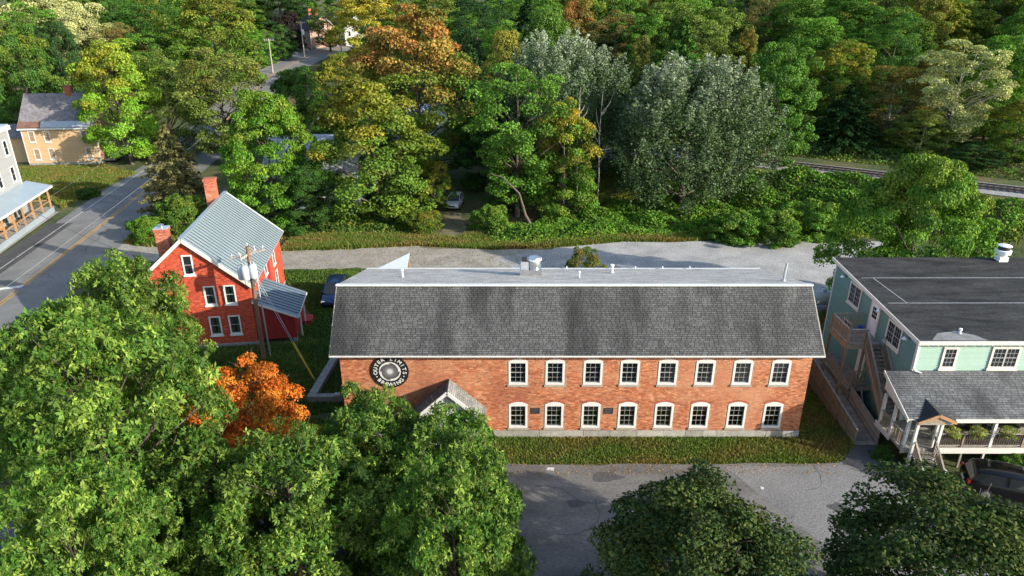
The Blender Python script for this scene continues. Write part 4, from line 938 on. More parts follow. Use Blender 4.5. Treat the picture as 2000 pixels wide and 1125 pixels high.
# propane tank
t = thing('propane_tank', 'grey horizontal propane tank with a yellow label behind the mill end', 'propane tank', (26.3,52.5,0))
MB().tube([(-2.35,0,.95),(-2.28,0,.95),(-2.05,0,.95),(-1.75,0,.95),(1.75,0,.95),(2.05,0,.95),(2.28,0,.95),(2.35,0,.95)], [.05,.3,.53,.62,.62,.53,.3,.05], 24).build('tank_shell', 'tank', t, smooth=True)
MB().tube([(-.2,0,1.55),(-.2,0,1.72),(-.2,0,1.78)], [.2,.2,.1], 16).build('valve_dome', 'tank', t)
for xx in (-1.3,1.3): boxes('saddle', 'concrete', t, [(xx-.12,xx+.12,-.5,.5,-.05,.5)])
boxes('warning_label', 'yellow_label', t, [(.05,.45,-.635,-.61,.85,1.12)]); boxes('gauge_box', 'galv', t, [(-1.0,.9,-.9,-.85,.0,.28)])
# ------------------------------------------------------------------ other houses
def simple_house(name, label, loc, rz, w, d, ez, pz, wallm, roofm, wins, trim='white_paint', ridge='x', ov=.35, chim=(), base='concrete', side_wins=(), boards=None):
    """house: front wall on y=0 facing -y from x=0..w, depth d; gable ridge along x or y"""
    h = thing(name, label, 'house', loc, rz)
    boxes('wall', wallm, h, [(0,w,0,d,.3,ez)]); boxes('foundation', base, h, [(-.05,w+.05,-.05,d+.05,-1.5,.3)])
    if ridge == 'x':
        for s in (0, w-.2): MB().prism([(s,0,ez),(s,d,ez),(s,d/2,pz-.1)], (.2,0,0)).build('gable', wallm, h)
        k = (pz-ez)/(d/2)
        for s, ye in ((1,-ov),(-1,d+ov)): MB().prism([(-ov,ye,ez-ov*k),(w+ov,ye,ez-ov*k),(w+ov,d/2,pz),(-ov,d/2,pz)][::s], (0,0,.12)).build('roof', roofm, h)
        boxes('eave_board', trim, h, [(-ov-.02,w+ov+.02,-ov-.05,-ov-.003,ez-ov*k-.12,ez-ov*k+.11)])
    else:
        for s in (0, d-.2): MB().prism([(0,s,ez),(w,s,ez),(w/2,s,pz-.1)], (0,.2,0)).build('gable', wallm, h)
        k = (pz-ez)/(w/2)
        for s, xe in ((-1,-ov),(1,w+ov)):
            MB().prism([(xe,-ov,ez-ov*k),(xe,d+ov,ez-ov*k),(w/2,d+ov,pz),(w/2,-ov,pz)][::s], (0,0,.12)).build('roof', roofm, h)
            MB().bar((xe,-ov-.03,ez-ov*k),(w/2,-ov-.03,pz),.05,.22).build('rake_board', trim, h)
    for x in (0, w): boxes('corner_board', trim, h, [(x-.08,x+.08,-.03,.05,.3,ez-.02)])
    for q in wins: make_window(h, (q[0],-.004,q[1]), q[2], q[3], 1, 2, cas=.13, proud=.05, frame=trim, sill=trim)
    for q in side_wins: make_window(h, (w+.004,q[0],q[1]), q[2], q[3], 1, 2, cas=.13, proud=.05, frame=trim, sill=trim, rz=R(90))
    for x, y, z0, z1, cw in chim:
        c = boxes('chimney', 'chimney_brick', h, [(x-cw/2,x+cw/2,y-cw/2,y+cw/2,z0,z1-.15)]); boxes('chimney_cap', 'chimney_brick', c, [(x-cw/2-.06,x+cw/2+.06,y-cw/2-.06,y+cw/2+.06,z1-.15,z1)])
    if boards: clap('clapboards', 0, w, .3, lambda x: ez, h, 0, (0,0,0), boards[0], boards[1], 7, .16)
    return h
bh = simple_house('tan_house', 'tan clapboard two storey house with mottled slate roof at left', (-75.9,106.6,0), R(7), 10.6, 8.2, 5.95, 10.3, 'beige_siding', 'dark_roof_slate',
   [(1.35,3.55,.95,1.7),(3.55,3.55,.95,1.7),(9.0,3.55,.95,1.7),(1.5,.8,.95,1.75),(3.65,.8,.95,1.75),(9.15,.8,.95,1.75)], chim=((6.3,4.1,9.3,11.6,.8),), boards=((.48,.315,.165),(.54,.36,.20)))
MB().prism([(-.3,-.36,5.74),(3.0,-.36,5.74),(3.0,.35,6.5),(-.3,.35,6.5)], (0,-.02,.135)).build('rusty_eave_strip', 'stain_brown', bh); MB().prism([(3.05,-.36,5.74),(10.2,-.36,5.74),(10.2,.35,6.5),(3.05,.35,6.5)], (0,-.02,.135)).build('tin_eave_strip', 'galv', bh)
boxes('side_porch_deck', 'wood_grey', bh, [(10.62,12.6,.4,3.6,.35,.5)]); boxes('side_porch_roof', 'cream_trim', bh, [(10.62,12.8,.2,3.8,3.1,3.3)])
for yy in (.5,2.0,3.4): boxes('porch_post', 'white_paint', bh, [(12.4,12.55,yy,yy+.15,.5,3.1)])
boxes('side_wing', 'beige_siding', bh, [(-4.5,-.02,2.2,7,.0,3.9)]); MB().prism([(-4.8,1.8,3.85),(-.02,1.8,3.85),(-.02,4.6,5.6),(-4.8,4.6,5.6)], (0,0,.12)).build('wing_roof', 'dark_roof_slate', bh); MB().prism([(-4.8,7.4,3.85),(-4.8,4.6,5.6),(-.02,4.6,5.6),(-.02,7.4,3.85)], (0,0,.12)).build('wing_roof', 'dark_roof_slate', bh)
pk = tag(boxes('patio_bench', 'white_paint', None, [(-.7,.7,-.2,.2,.32,.4),(-.6,-.5,-.18,.18,0,.32),(.5,.6,-.18,.18,0,.32)], loc=(-67.4,106.3,0)), 'low white bench before the tan house', 'bench')

# grey three storey building with porch on the street (local +x along the street away from camera, front faces the road)
ang = math.atan2(14.6,-3.35)       # direction along the porch
gs = thing('grey_building', 'pale grey three storey building with a tin roofed wooden porch at left edge', 'building', (-52.57,65.94,0), ang)
# local x: 0..15 along street, local y: positive to the left/inside ; street side is y<0
Lg = 15.0
boxes('wall', 'grey_siding', gs, [(-14,Lg-.9,2.3,12,0,10.6)])
clap('clapboards', -14, Lg-.9, .4, lambda x: 10.6, gs, 0, (0,2.3,0), (.26,.265,.265), (.29,.295,.295), 4, .18)
boxes('cornice', 'white_paint', gs, [(-14.2,Lg-.7,1.95,2.29,10.3,10.75),(Lg-.9,Lg-.55,2.29,12.2,10.3,10.75)]); boxes('roof_slab', 'porch_tin', gs, [(-14.1,Lg-.75,2.1,12.1,10.75,10.9)])
for xx in (1.5,5.6,9.2,12.6):
    for zz in (4.6,7.6): make_window(gs, (xx,2.28,zz), 1.0, 1.75, 1, 2, cas=.12, proud=.05, sill='white_paint')
boxes('corner_board', 'white_paint', gs, [(Lg-1.05,Lg-.88,2.24,2.4,.3,10.4)])
boxes('chimney', 'chimney_brick', gs, [(9.5,10.3,7,7.8,10.9,12.4)])
MB().prism([(-14,-.35,3.25),(Lg+.2,-.35,3.25),(Lg+.2,2.28,3.95),(-14,2.28,3.95)], (0,0,.1)).build('porch_roof', 'porch_tin', gs)
boxes('porch_fascia', 'cream_trim', gs, [(-14,Lg+.2,-.4,-.352,3.12,3.34)])
boxes('porch_deck', 'concrete', gs, [(-14,Lg,0,2.28,.0,.75)]); boxes('porch_skirt', 'porch_tin', gs, [(-14,Lg,-.04,-.002,.15,.8)])
for k in range(9):
    xx = -5+k*2.45; boxes('porch_post', 'wood_new', gs, [(xx,xx+.16,.05,.21,.75,3.2)])
    if k < 8: boxes('porch_rail', 'wood_new', gs, [(xx+.165,xx+2.44,.08,.17,1.55,1.65)])
boxes('porch_rail', 'wood_new', gs, [(Lg-.2,Lg-.1,.25,2.2,1.55,1.65)]); boxes('door', 'dark_glass', gs, [(3.2,4.4,2.2,2.27,.75,2.95)]); boxes('shop_window', 'dark_glass', gs, [(5.2,7.6,2.2,2.26,1.2,2.9)]); boxes('shop_window', 'dark_glass', gs, [(-1,2.4,2.2,2.26,1.2,2.9)])
grx = [ (2.0,'red'),(4.7,'brown'),(7.4,'brown'),(9.8,'dark') ]
for k, (xx, cc) in enumerate(grx):
    p = gs.matrix_basis if False else None
    wx = -52.57+math.cos(ang)*xx-math.sin(ang)*1.1; wy = 65.94+math.sin(ang)*xx+math.cos(ang)*1.1
    c = thing('porch_chair', ['red bench like chair on the grey building porch nearest the camera','brown slatted chair second along the grey building porch','brown slatted chair third along the grey building porch','dark slatted chair farthest along the grey building porch'][k], 'chair', (wx,wy,.75), ang)
    mm = {'red':'door_red','brown':'wood_new','dark':'dark_metal'}[cc]
    boxes('seat', mm, c, [(-.35,.35,-.3,.3,.38,.44)]); MB().prism([(-.35,.28,.44),(.35,.28,.44),(.35,.42,1.1),(-.35,.42,1.1)], (0,.04,0)).build('backrest', mm, c)
    for sx in (-.32,.27):
        for sy in (-.28,.23): boxes('leg', mm, c, [(sx,sx+.05,sy,sy+.05,0,.38)])
# house hidden behind the maples, far houses
simple_house('hidden_house', 'grey roofed house mostly hidden behind the broad maple', (-29,78.6,0), R(2), 10.5, 9, 5.2, 8.9, 'slate_blue_wall', 'galv', [(6.3,1.0,1.0,1.5),(7.6,1.0,.6,1.5),(2.2,3.2,.9,1.4)])
simple_house('white_cottage', 'pale cottage glimpsed through the orange crowned maple', (-19,116,0), R(12), 8, 7, 4.5, 7.4, 'pale_wall', 'galv', [(2,1.2,.9,1.5),(6,1.2,.9,1.5)])
simple_house('far_brick_house', 'distant brick gabled house with two chimneys beyond the far road', (-53.5,193,float(th(-53,195))-.6), R(38), 7.5, 10, 5.2, 8.6, 'far_brick', 'dark_shingle_plain', [(2.2,2.6,.9,1.6),(5.2,2.6,.9,1.6),(3.75,5.3,.9,1.4)], ridge='y', chim=((3.75,3.5,8,10.4,.75),(3.75,8.2,8,10.2,.75)))
simple_house('far_white_house', 'distant white house with a red door right of the far brick house', (-45.2,197,float(th(-44,196))-.4), R(8), 5.5, 7, 5.0, 7.8, 'pale_wall', 'galv', [(1.2,3.0,.8,1.4),(4.3,3.0,.8,1.4)], ridge='y')
tag(boxes('red_door', 'door_red', bpy.data.objects['far_white_house'], [(2.9,3.8,-.05,-.004,.35,2.6)]))
def far_pole(x, y, h, label, arms=1, can=False):
    t = thing('far_utility_pole', label, 'utility pole', (x,y,float(th(x,y))))
    MB().tube([(0,0,-.3),(0,0,h)], [.17,.12], 10).build('pole', 'pole_grey', t, smooth=True)
    for k in range(arms): MB().bar((-1.1,0,h-.4-k*1.2),(1.1,0,h-.4-k*1.2),.1,.12).build('crossarm', 'pole_grey', t)
    for q in (-1,-.4,.4,1): MB().tube([(q,0,h-.35),(q,0,h-.1)], .06, 6).build('insulator', 'insulator', t)
    if can: MB().tube([(.35,0,h-3.2),(.35,0,h-2.0)], .26, 12).build('transformer', 'transformer', t)
far_pole(-54.7,163,7.4,'grey utility pole left of the far road, the shorter one'); far_pole(-51.4,178,8.6,'grey utility pole with a transformer standing on the far road edge',1,True); far_pole(-44.0,186,8.8,'thin grey utility pole by the far white house',1)
for k, (dx, lab) in enumerate(((-1,'left'),(0,'middle'),(1,'right'))):
    wire((-54.7+dx,163,float(th(-54.7,163))+7.1),(-51.4+dx,178,float(th(-51.4,178))+8.3),.3,'%s one of three wires between the far utility poles' % lab,.02)
rd = random.Random(8)
for k in range(7):
    y = 168+k*4.2; x = float(np.interp(y, [p[1] for p in ROAD[7:]], [p[0] for p in ROAD[7:]]))-6.3
    b = MB().tube([(0,0,-.1),(0,0,.25),(0,0,.5),(0,0,.6)], [.55+.15*rd.random(),.6,.45,.1], 7)
    b.v = [(p[0]*rd.uniform(.8,1.2),p[1]*rd.uniform(.8,1.2),p[2]) for p in b.v]
    tag(b.build('boulder', 'stone_pale', None, (x,y,float(th(x,y)))), 'pale boulder in the row edging the far road', 'boulder', 'boulders edging the far road')

# ------------------------------------------------------------------ cars
def car(label, loc, rz, paint, L=4.6, Wd=1.85, Hh=1.68, suv=True):
    """lofted body shell + glasshouse; nose towards +x, wheels on z=0"""
    t = thing('parked_car', label, 'car', loc, rz)
    # stations: x, sill z, belt z, half width
    st = [(-.50,.45,.78,.40),(-.485,.32,.95,.455),(-.43,.28,1.0,.485),(-.25,.25,1.02,.5),(0,.25,1.0,.5),(.2,.25,.98,.5),(.32,.26,.93,.495),(.43,.28,.86,.47),(.48,.33,.76,.43),(.5,.42,.62,.38)]
    V = []; F = []; k = 8
    for x, zs, zb, hw in st:
        w = hw*Wd; X = x*L
        V += [(X,-w*.94,zs),(X,-w,zs+.22*(zb-zs)+.05),(X,-w*.985,zs+.75*(zb-zs)),(X,-w*.90,zb),(X,w*.90,zb),(X,w*.985,zs+.75*(zb-zs)),(X,w,zs+.22*(zb-zs)+.05),(X,w*.94,zs)]
    for i in range(len(st)-1):
        for j in range(k): F.append((i*k+j, i*k+(j+1)%k, (i+1)*k+(j+1)%k, (i+1)*k+j))
    F.append(tuple(range(k))); F.append(tuple(reversed(range((len(st)-1)*k, len(st)*k))))
    b = MB(); b.v = V; b.f = F; body = b.build('body', paint, t, smooth=True)
    # glasshouse
    g = [(-.47,.96,.96,.42,.42),(-.40,.98,Hh-.1,.44,.36),(-.30,1.0,Hh-.01,.45,.375),(-.05,1.0,Hh-.0,.45,.38),(.06,.99,Hh-.06,.45,.37),(.24,.96,.99,.43,.43)]
    def loft(shrink, name, m, ztop=None, par=t):
        V = []; F = []
        for x, zb, zt_, wb, wt in g: V += [(x*L,-wb*Wd*shrink,zb-.02),(x*L,-wt*Wd*shrink,zt_),(x*L,wt*Wd*shrink,zt_),(x*L,wb*Wd*shrink,zb-.02)]
        for i in range(len(g)-1):
            for j in range(3): F.append((i*4+j, i*4+j+1, (i+1)*4+j+1, (i+1)*4+j))
        q = MB(); q.v = V; q.f = F; return q.build(name, m, par)
    loft(1.0, 'windows', 'dark_glass')
    r = MB(); rr = [(x*L, wt*Wd, zt_) for x, zb, zt_, wb, wt in g[1:5]]; V = []
    for x, w, z in rr: V += [(x,-w-.012,z+.004),(x,-w*.9,z+.035),(x,w*.9,z+.035),(x,w+.012,z+.004)]
    r.v = V; r.f = [(i*4+j, i*4+j+1, (i+1)*4+j+1, (i+1)*4+j) for i in range(3) for j in range(3)]; roof = r.build('roof', paint, t, smooth=True)
    for s in (-1, 1):
        for a_, b_ in (((-.47,.42,.96),(-.40,.36,Hh-.1)),((.06,.37,Hh-.06),(.24,.43,.99)),((-.12,.45,1.0),(-.12,.38,Hh))): 
            MB().bar((a_[0]*L,s*(a_[1]*Wd+.008),a_[2]),(b_[0]*L,s*(b_[1]*Wd+.008),b_[2]),.07,.03).build('pillar', paint, t)
        if suv: MB().tube([(-.36*L,s*.33*Wd,Hh+.07),(.02*L,s*.33*Wd,Hh+.06)], .022, 6).build('roof_rail', 'dark_metal', t)
        MB().box(.18*L,.23*L,s*.5*Wd-.02 if s < 0 else s*.5*Wd-.1,s*.5*Wd+.1 if s < 0 else s*.5*Wd+.02,.98,1.12).v and boxes('mirror', paint, t, [(.17*L,.215*L,min(s*.46*Wd,s*.545*Wd),max(s*.46*Wd,s*.545*Wd),.98,1.12)])
        for x in (-.305*L,.31*L):
            wv = MB().tube([(x,s*(Wd/2-.22),.34),(x,s*(Wd/2-.20),.34),(x,s*(Wd/2-.02),.34),(x,s*(Wd/2+.005),.34)], [.30,.34,.34,.28], 20).build('wheel', 'tyre', t)
            MB().tube([(x,s*(Wd/2-.0),.34),(x,s*(Wd/2+.015),.34)], [.22,.18], 12).build('rim', 'rim', wv)
        boxes('headlight', 'lamp_clear', t, [(.445*L,.485*L,min(s*.28*Wd,s*.44*Wd),max(s*.28*Wd,s*.44*Wd),.66,.79)]); boxes('tail_light', 'lamp_red', t, [(-.497*L,-.47*L,min(s*.33*Wd,s*.455*Wd),max(s*.33*Wd,s*.455*Wd),.78,.96)])
    boxes('grille', 'dark_metal', t, [(.492*L,.503*L,-.22*Wd,.22*Wd,.5,.66)]); boxes('number_plate', 'white_paint', t, [(-.507*L,-.5*L,-.25,.25,.55,.68)])
    return t
car('dark blue estate car parked on the grass left of the mill', (-15.3,54.3,0), R(-86), 'car_blue')
car('black car parked in front of the green building porch', (26.2,28.75,.02), R(-21), 'car_black', 4.7, 1.86, 1.5, False)
car('silver white car parked under the trees at the end of the grassy track', (-7.2,83.3,0), R(-95), 'car_white', 4.4, 1.8, 1.5, False)

# ------------------------------------------------------------------ foliage meshes
def unit(a): return a/np.maximum(np.linalg.norm(a, axis=-1, keepdims=True), 1e-9)
def leaves(P, Nrm, size, rg, shape, tan=None):
    """P leaf positions, Nrm normals -> verts (n*k,3), faces, k"""
    n = len(P); t = rg.normal(size=(n,3)) if tan is None else tan+rg.normal(size=(n,3))*.35
    t = unit(t-Nrm*(t*Nrm).sum(1, keepdims=True)); b = np.cross(Nrm, t); s = size[:,None]
    if shape == 'quad':
        V = np.stack([P-t*s*.5, P+b*s*.34-Nrm*s*.07, P+t*s*.5, P-b*s*.34-Nrm*s*.07], 1); F = np.array([[0,1,2,3]])
    elif shape == 'tri2':   # folded leaf: two triangles share the midrib
        V = np.stack([P-t*s*.5, P+b*s*.32-Nrm*s*.12+t*s*.05, P+t*s*.5, P-b*s*.32-Nrm*s*.12+t*s*.05], 1); F = np.array([[0,1,2,2],[0,2,3,3]])
    elif shape == 'sprig':  # five narrow pointed blades radiating from the twig tip
        vs = []; F = []
        for q in range(5):
            a = (q-2)*.72+rg.normal(size=n)*.25; tt = t*np.cos(a)[:,None]+b*np.sin(a)[:,None]; tt = unit(tt+Nrm*(rg.normal(size=n)*.35-.15)[:,None]); bb = unit(np.cross(Nrm, tt))
            L = s*(.75+.5*rg.random((n,1)))
            vs += [P+tt*L*.06, P+tt*L*.55+bb*L*.17, P+tt*L, P+tt*L*.55-bb*L*.17]; F.append([4*q,4*q+1,4*q+2,4*q+3])
        V = np.stack(vs, 1); F = np.array(F)
    k = V.shape[1]; FF = (np.arange(n)*k)[:,None,None]+F[None]
    return V.reshape(-1,3), FF.reshape(-1,4), k
def crown_mesh(name, seed, H=14., Rr=5., base=.18, nclump=80, per=170, cr=1.15, lsize=.34, shape='quad', form='oval', autumn=(.5,1.0), droop=0., shell=.55, gaps=.12, tips=0.):
    rg = np.random.default_rng(seed)
    z0 = H*base; hz = H-z0
    u = rg.random(nclump*4); ph = rg.random(nclump*4)*2*np.pi
    if form == 'cone': prof = lambda v: np.clip(1.02-v, .04, 1)**.8
    elif form == 'dome': prof = lambda v: np.sqrt(np.clip(1-(np.maximum(v-.35,0)/.65)**2.2, .02, 1))*np.clip(.75+v, 0, 1)
    elif form == 'vase': prof = lambda v: np.clip(.35+.9*v, 0, 1)*np.sqrt(np.clip(1-np.maximum(v-.7,0)**2/.09, .05, 1))
    else: prof = lambda v: np.sqrt(np.clip(1-((v-.45)/.56)**2, .03, 1))
    lob = 1+.20*np.sin(3*ph+seed)+.12*np.sin(5*ph+u*7+seed*2)+.09*rg.normal(size=nclump*4)
    rad = Rr*prof(u)*lob*(shell+(1-shell)*np.sqrt(rg.random(nclump*4)))
    C = np.stack([rad*np.cos(ph), rad*np.sin(ph), z0+u*hz*(1+.06*np.sin(4*ph+seed))], 1)
    # keep clumps spread apart
    keep = []
    for i in range(len(C)):
        if len(keep) >= nclump: break
        if all(np.sum(((C[i]-C[j])*[1,1,1.1])**2) > (cr*.62)**2 for j in keep[-120:]): keep.append(i)
    C = C[keep]; nc = len(C); cz = (C[:,2]-z0)/hz
    mid = np.array([0,0,z0+hz*.4]); out = unit(C-mid)
    cs = cr*(.65+.7*rg.random(nc)); 
    cnt = np.maximum(8, (per*(cs/cr)**2*(.7+.6*rg.random(nc))).astype(int)); ci = np.repeat(np.arange(nc), cnt); n = len(ci)
    if form == 'poplar' or shape == 'spike':
        pass
    d = unit(rg.normal(size=(n,3))+out[ci]*.85+np.array([0,0,.35])); r = cs[ci]*(.35+.65*rg.random(n)**.5)
    P = C[ci]+d*r[:,None]*np.array([1.2,1.2,.60])
    P[:,2] -= droop*np.linalg.norm(P[:,:2], axis=1)**2/Rr*.1
    Nn = unit(d*.55+rg.normal(size=(n,3))*.55+np.array([0,0,.45]))
    size = lsize*(.65+.7*rg.random(n))
    V, F, k = leaves(P, Nn, size, rg, 'quad' if shape == 'spike' else shape)
    cb = rg.random(nc)*.5+.25; br = np.clip(cb[ci]+rg.normal(size=n)*.18, 0, 1)
    am = np.clip((cz-autumn[0])/max(.01, autumn[1]-autumn[0]), 0, 1)*.7+rg.normal(size=nc)*.26-.10
    am = np.clip(am[ci]+rg.normal(size=n)*.13, 0, 1)
    if tips: am = np.clip(am+tips*((rg.random(n) < .30+.35*(cb[ci]-.25))*(.35+.65*rg.random(n))), 0, 1)
    col = np.stack([br, am, np.zeros(n)], 1)
    me = np_mesh(name, V, F, np.repeat(col, k, axis=0)); me.materials.append(MATS['foliage'])
    return me, C
def poplar_mesh(name, seed, H=16., Rr=6., ns=520):
    rg = np.random.default_rng(seed); P = []; N = []; Sz = []; A = []; Bq = []; T = []; Cs = []
    for i in range(ns):
        u = rg.random()**.7; ph = rg.random()*2*np.pi; rad = Rr*math.sqrt(max(.03, 1-((u-.42)/.6)**2))*(.3+.7*rg.random()**.5)*(1+.2*math.sin(3*ph+seed))
        c = np.array([rad*math.cos(ph), rad*math.sin(ph), H*.02+u*H*.88]); Cs.append(c)
        L = 1.5+1.6*rg.random(); n = int(90+70*rg.random()); t = rg.random(n)**.8; tilt = np.array([math.cos(ph)*.25, math.sin(ph)*.25, 1]); tilt /= np.linalg.norm(tilt)
        off = rg.normal(size=(n,3))*(.50*(1-t)+.06)[:,None]; P.append(c+tilt*(t*L*1.15)[:,None]+off*[1,1,.5])
        N.append(unit(rg.normal(size=(n,3))+np.array([math.cos(ph),math.sin(ph),.1])*.7)); Sz.append(.17+.11*rg.random(n)); A.append(np.clip((t-.30)*1.2*(u**3)+rg.normal(size=n)*.12, 0, 1)); Bq.append(np.clip(.35+.3*rg.random()+rg.normal(size=n)*.15, 0, 1)); T.append(np.repeat(tilt[None], n, 0))
    P = np.concatenate(P); N = np.concatenate(N); V, F, k = leaves(P, N, np.concatenate(Sz), rg, 'quad', np.concatenate(T)*.6)
    col = np.stack([np.concatenate(Bq), np.concatenate(A), np.zeros(len(P))], 1)
    me = np_mesh(name, V, F, np.repeat(col, k, axis=0)); me.materials.append(MATS['foliage']); return me, np.array(Cs)
def conifer_mesh(name, seed, H=14., Rr=4., droop=.5):
    rg = np.random.default_rng(seed); P = []; N = []; A = []; Bq = []; T = []; nl = 26; Cs = []
    for i in range(nl):
        u = .08+.92*i/nl; z = H*u; rr = Rr*(1-u)**.75*(.8+.4*rg.random())+.15; nb = max(5, int(11*(1-u)+4))
        for k in range(nb):
            ph = rg.random()*2*np.pi; L = rr*(.7+.5*rg.random()); n = int(26+30*L); t = rg.random(n)**.7
            dirv = np.array([math.cos(ph), math.sin(ph), 0.]); p = np.array([0,0,z])+dirv*(t*L)[:,None]; p[:,2] -= droop*t**2*L*.55-.15*L*t
            side = np.array([-math.sin(ph), math.cos(ph), 0]); p += side*(rg.normal(size=n)*.30*(1-t*.6)*min(1, L/2))[:,None]; p[:,2] += rg.normal(size=n)*.12-.18*rg.random(n)
            P.append(p); N.append(unit(rg.normal(size=(n,3))*.6+np.array([0,0,.9])+dirv*.4)); T.append(np.repeat((dirv+np.array([0,0,-.4*droop]))[None], n, 0)); b0 = .3+.4*rg.random(); Bq.append(np.clip(b0+rg.normal(size=n)*.15, 0, 1)); A.append(np.clip(t*.5+rg.normal(size=n)*.2, 0, 1)); Cs.append(p[0])
    P = np.concatenate(P); V, F, k = leaves(P, np.concatenate(N), .30*(.7+.6*rg.random(len(P))), rg, 'quad', np.concatenate(T))
    col = np.stack([np.concatenate(Bq), np.concatenate(A), np.zeros(len(P))], 1)
    me = np_mesh(name, V, F, np.repeat(col, k, axis=0)); me.materials.append(MATS['foliage']); return me, np.array(Cs)
def trunk_mesh(name, seed, H, C, r0=.28, m='bark', nb=18, top=.82, straight=False, twigs=True):
    rd = random.Random(seed); b = MB(); lean = (rd.uniform(-.3,.3), rd.uniform(-.3,.3))
    ax = [(lean[0]*t*t*(0 if straight else 1.5)+.12*math.sin(3*t+seed), lean[1]*t*t*(0 if straight else 1.5), -.4+t*(H*top+.4)) for t in (0,.03,.2,.4,.6,.8,1)]
    b.tube(ax, [r0*1.5,r0*1.05,r0*.9,r0*.72,r0*.52,r0*.3,.03], 9)
    idx = list(range(len(C))); rd.shuffle(idx)
    for i in idx[:nb]:
        c = C[i]; zt_ = max(H*.1, c[2]-rd.uniform(.5,.9)*math.hypot(c[0],c[1])*.9-.4); zt_ = min(zt_, H*top*.9); t = (zt_+.4)/(H*top+.4)
        p0 = Vector((lean[0]*t*t*(0 if straight else 1.5)+.12*math.sin(3*t+seed), lean[1]*t*t*(0 if straight else 1.5), zt_)); p1 = Vector(tuple(float(q) for q in c)); mid = p0.lerp(p1, .5)+Vector((rd.uniform(-.3,.3),rd.uniform(-.3,.3),rd.uniform(-.2,.5)))
        rr = r0*(.42*(1-t)+.10); b.tube([tuple(p0), tuple(mid), tuple(p1)], [rr, rr*.6, .025], 6)
        if twigs:
            for _ in range(2):
                q = p1+Vector((rd.uniform(-1,1),rd.uniform(-1,1),rd.uniform(.1,1))); b.tube([tuple(mid.lerp(p1,.6)), tuple(q)], [rr*.35,.012], 5)
    me = bpy.data.meshes.new(name); me.from_pydata([tuple(v) for v in b.v], [], b.f); me.materials.append(MATS[m]); me.polygons.foreach_set('use_smooth', [True]*len(me.polygons)); return me
PROTO = {}
def proto(key, crown, H, Rr, **tk):
    me, C = crown; co = np.empty(len(me.vertices)*3, np.float32); me.vertices.foreach_get('co', co); co = co.reshape(-1,3)
    eH = float(np.percentile(co[:,2], 99.7)); eR = float(np.percentile(np.hypot(co[:,0],co[:,1]), 96))
    PROTO[key] = (me, trunk_mesh('trunk_'+key, hash(key) % 97 if False else len(PROTO)+3, H, C, **tk), eH, eR)
proto('maple', crown_mesh('crown_maple', 1, 14, 5.2, .08, 125, 300, 1.1, .27, autumn=(.35,1.0)), 14, 5.2)
proto('autumn', crown_mesh('crown_autumn', 41, 14, 5.2, .08, 135, 270, 1.05, .26, autumn=(.25,.75), shell=.45), 14, 5.2, nb=34)
proto('broad', crown_mesh('crown_broad', 2, 14, 5.2, .06, 125, 300, 1.15, .26, autumn=(.2,1.1)), 14, 5.2)
proto('dome', crown_mesh('crown_dome', 3, 14, 5.2, .04, 160, 260, .95, .25, form='dome', autumn=(.3,1.2), shell=.75), 14, 5.2)
proto('dense', crown_mesh('crown_dense', 4, 14, 5.0, .02, 190, 260, .95, .27, shell=.7, autumn=(.1,1.3)), 14, 5.0)
proto('feather', crown_mesh('crown_feather', 5, 14, 5.0, .06, 150, 230, 1.0, .20, form='oval', autumn=(.4,1.2), shell=.45), 14, 5.0)
proto('open', crown_mesh('crown_open', 6, 14, 5.2, .12, 105, 200, .95, .25, form='vase', autumn=(.3,.95), shell=.35), 14, 5.2, nb=40, m='bark')
proto('vine', crown_mesh('crown_vine', 7, 14, 4.0, .01, 110, 250, .95, .25, form='oval', autumn=(.3,1.0), shell=.4), 14, 4.0, nb=20)
proto('round', crown_mesh('crown_round', 8, 12, 7.0, .02, 250, 320, 1.05, .25, form='dome', autumn=(.5,1.1), shell=.6), 12, 7.0)
proto('poplar', poplar_mesh('crown_poplar', 9), 16, 6.0, nb=20)
proto('conifer', conifer_mesh('crown_conifer', 10), 14, 4.0, nb=10, top=.97, straight=True, twigs=False)
proto('bush', crown_mesh('crown_bush', 12, 3.6, 3.0, .0, 110, 150, .62, .24, form='dome', autumn=(.4,1.3), shell=.6), 3.6, 3.0, r0=.06, nb=8)
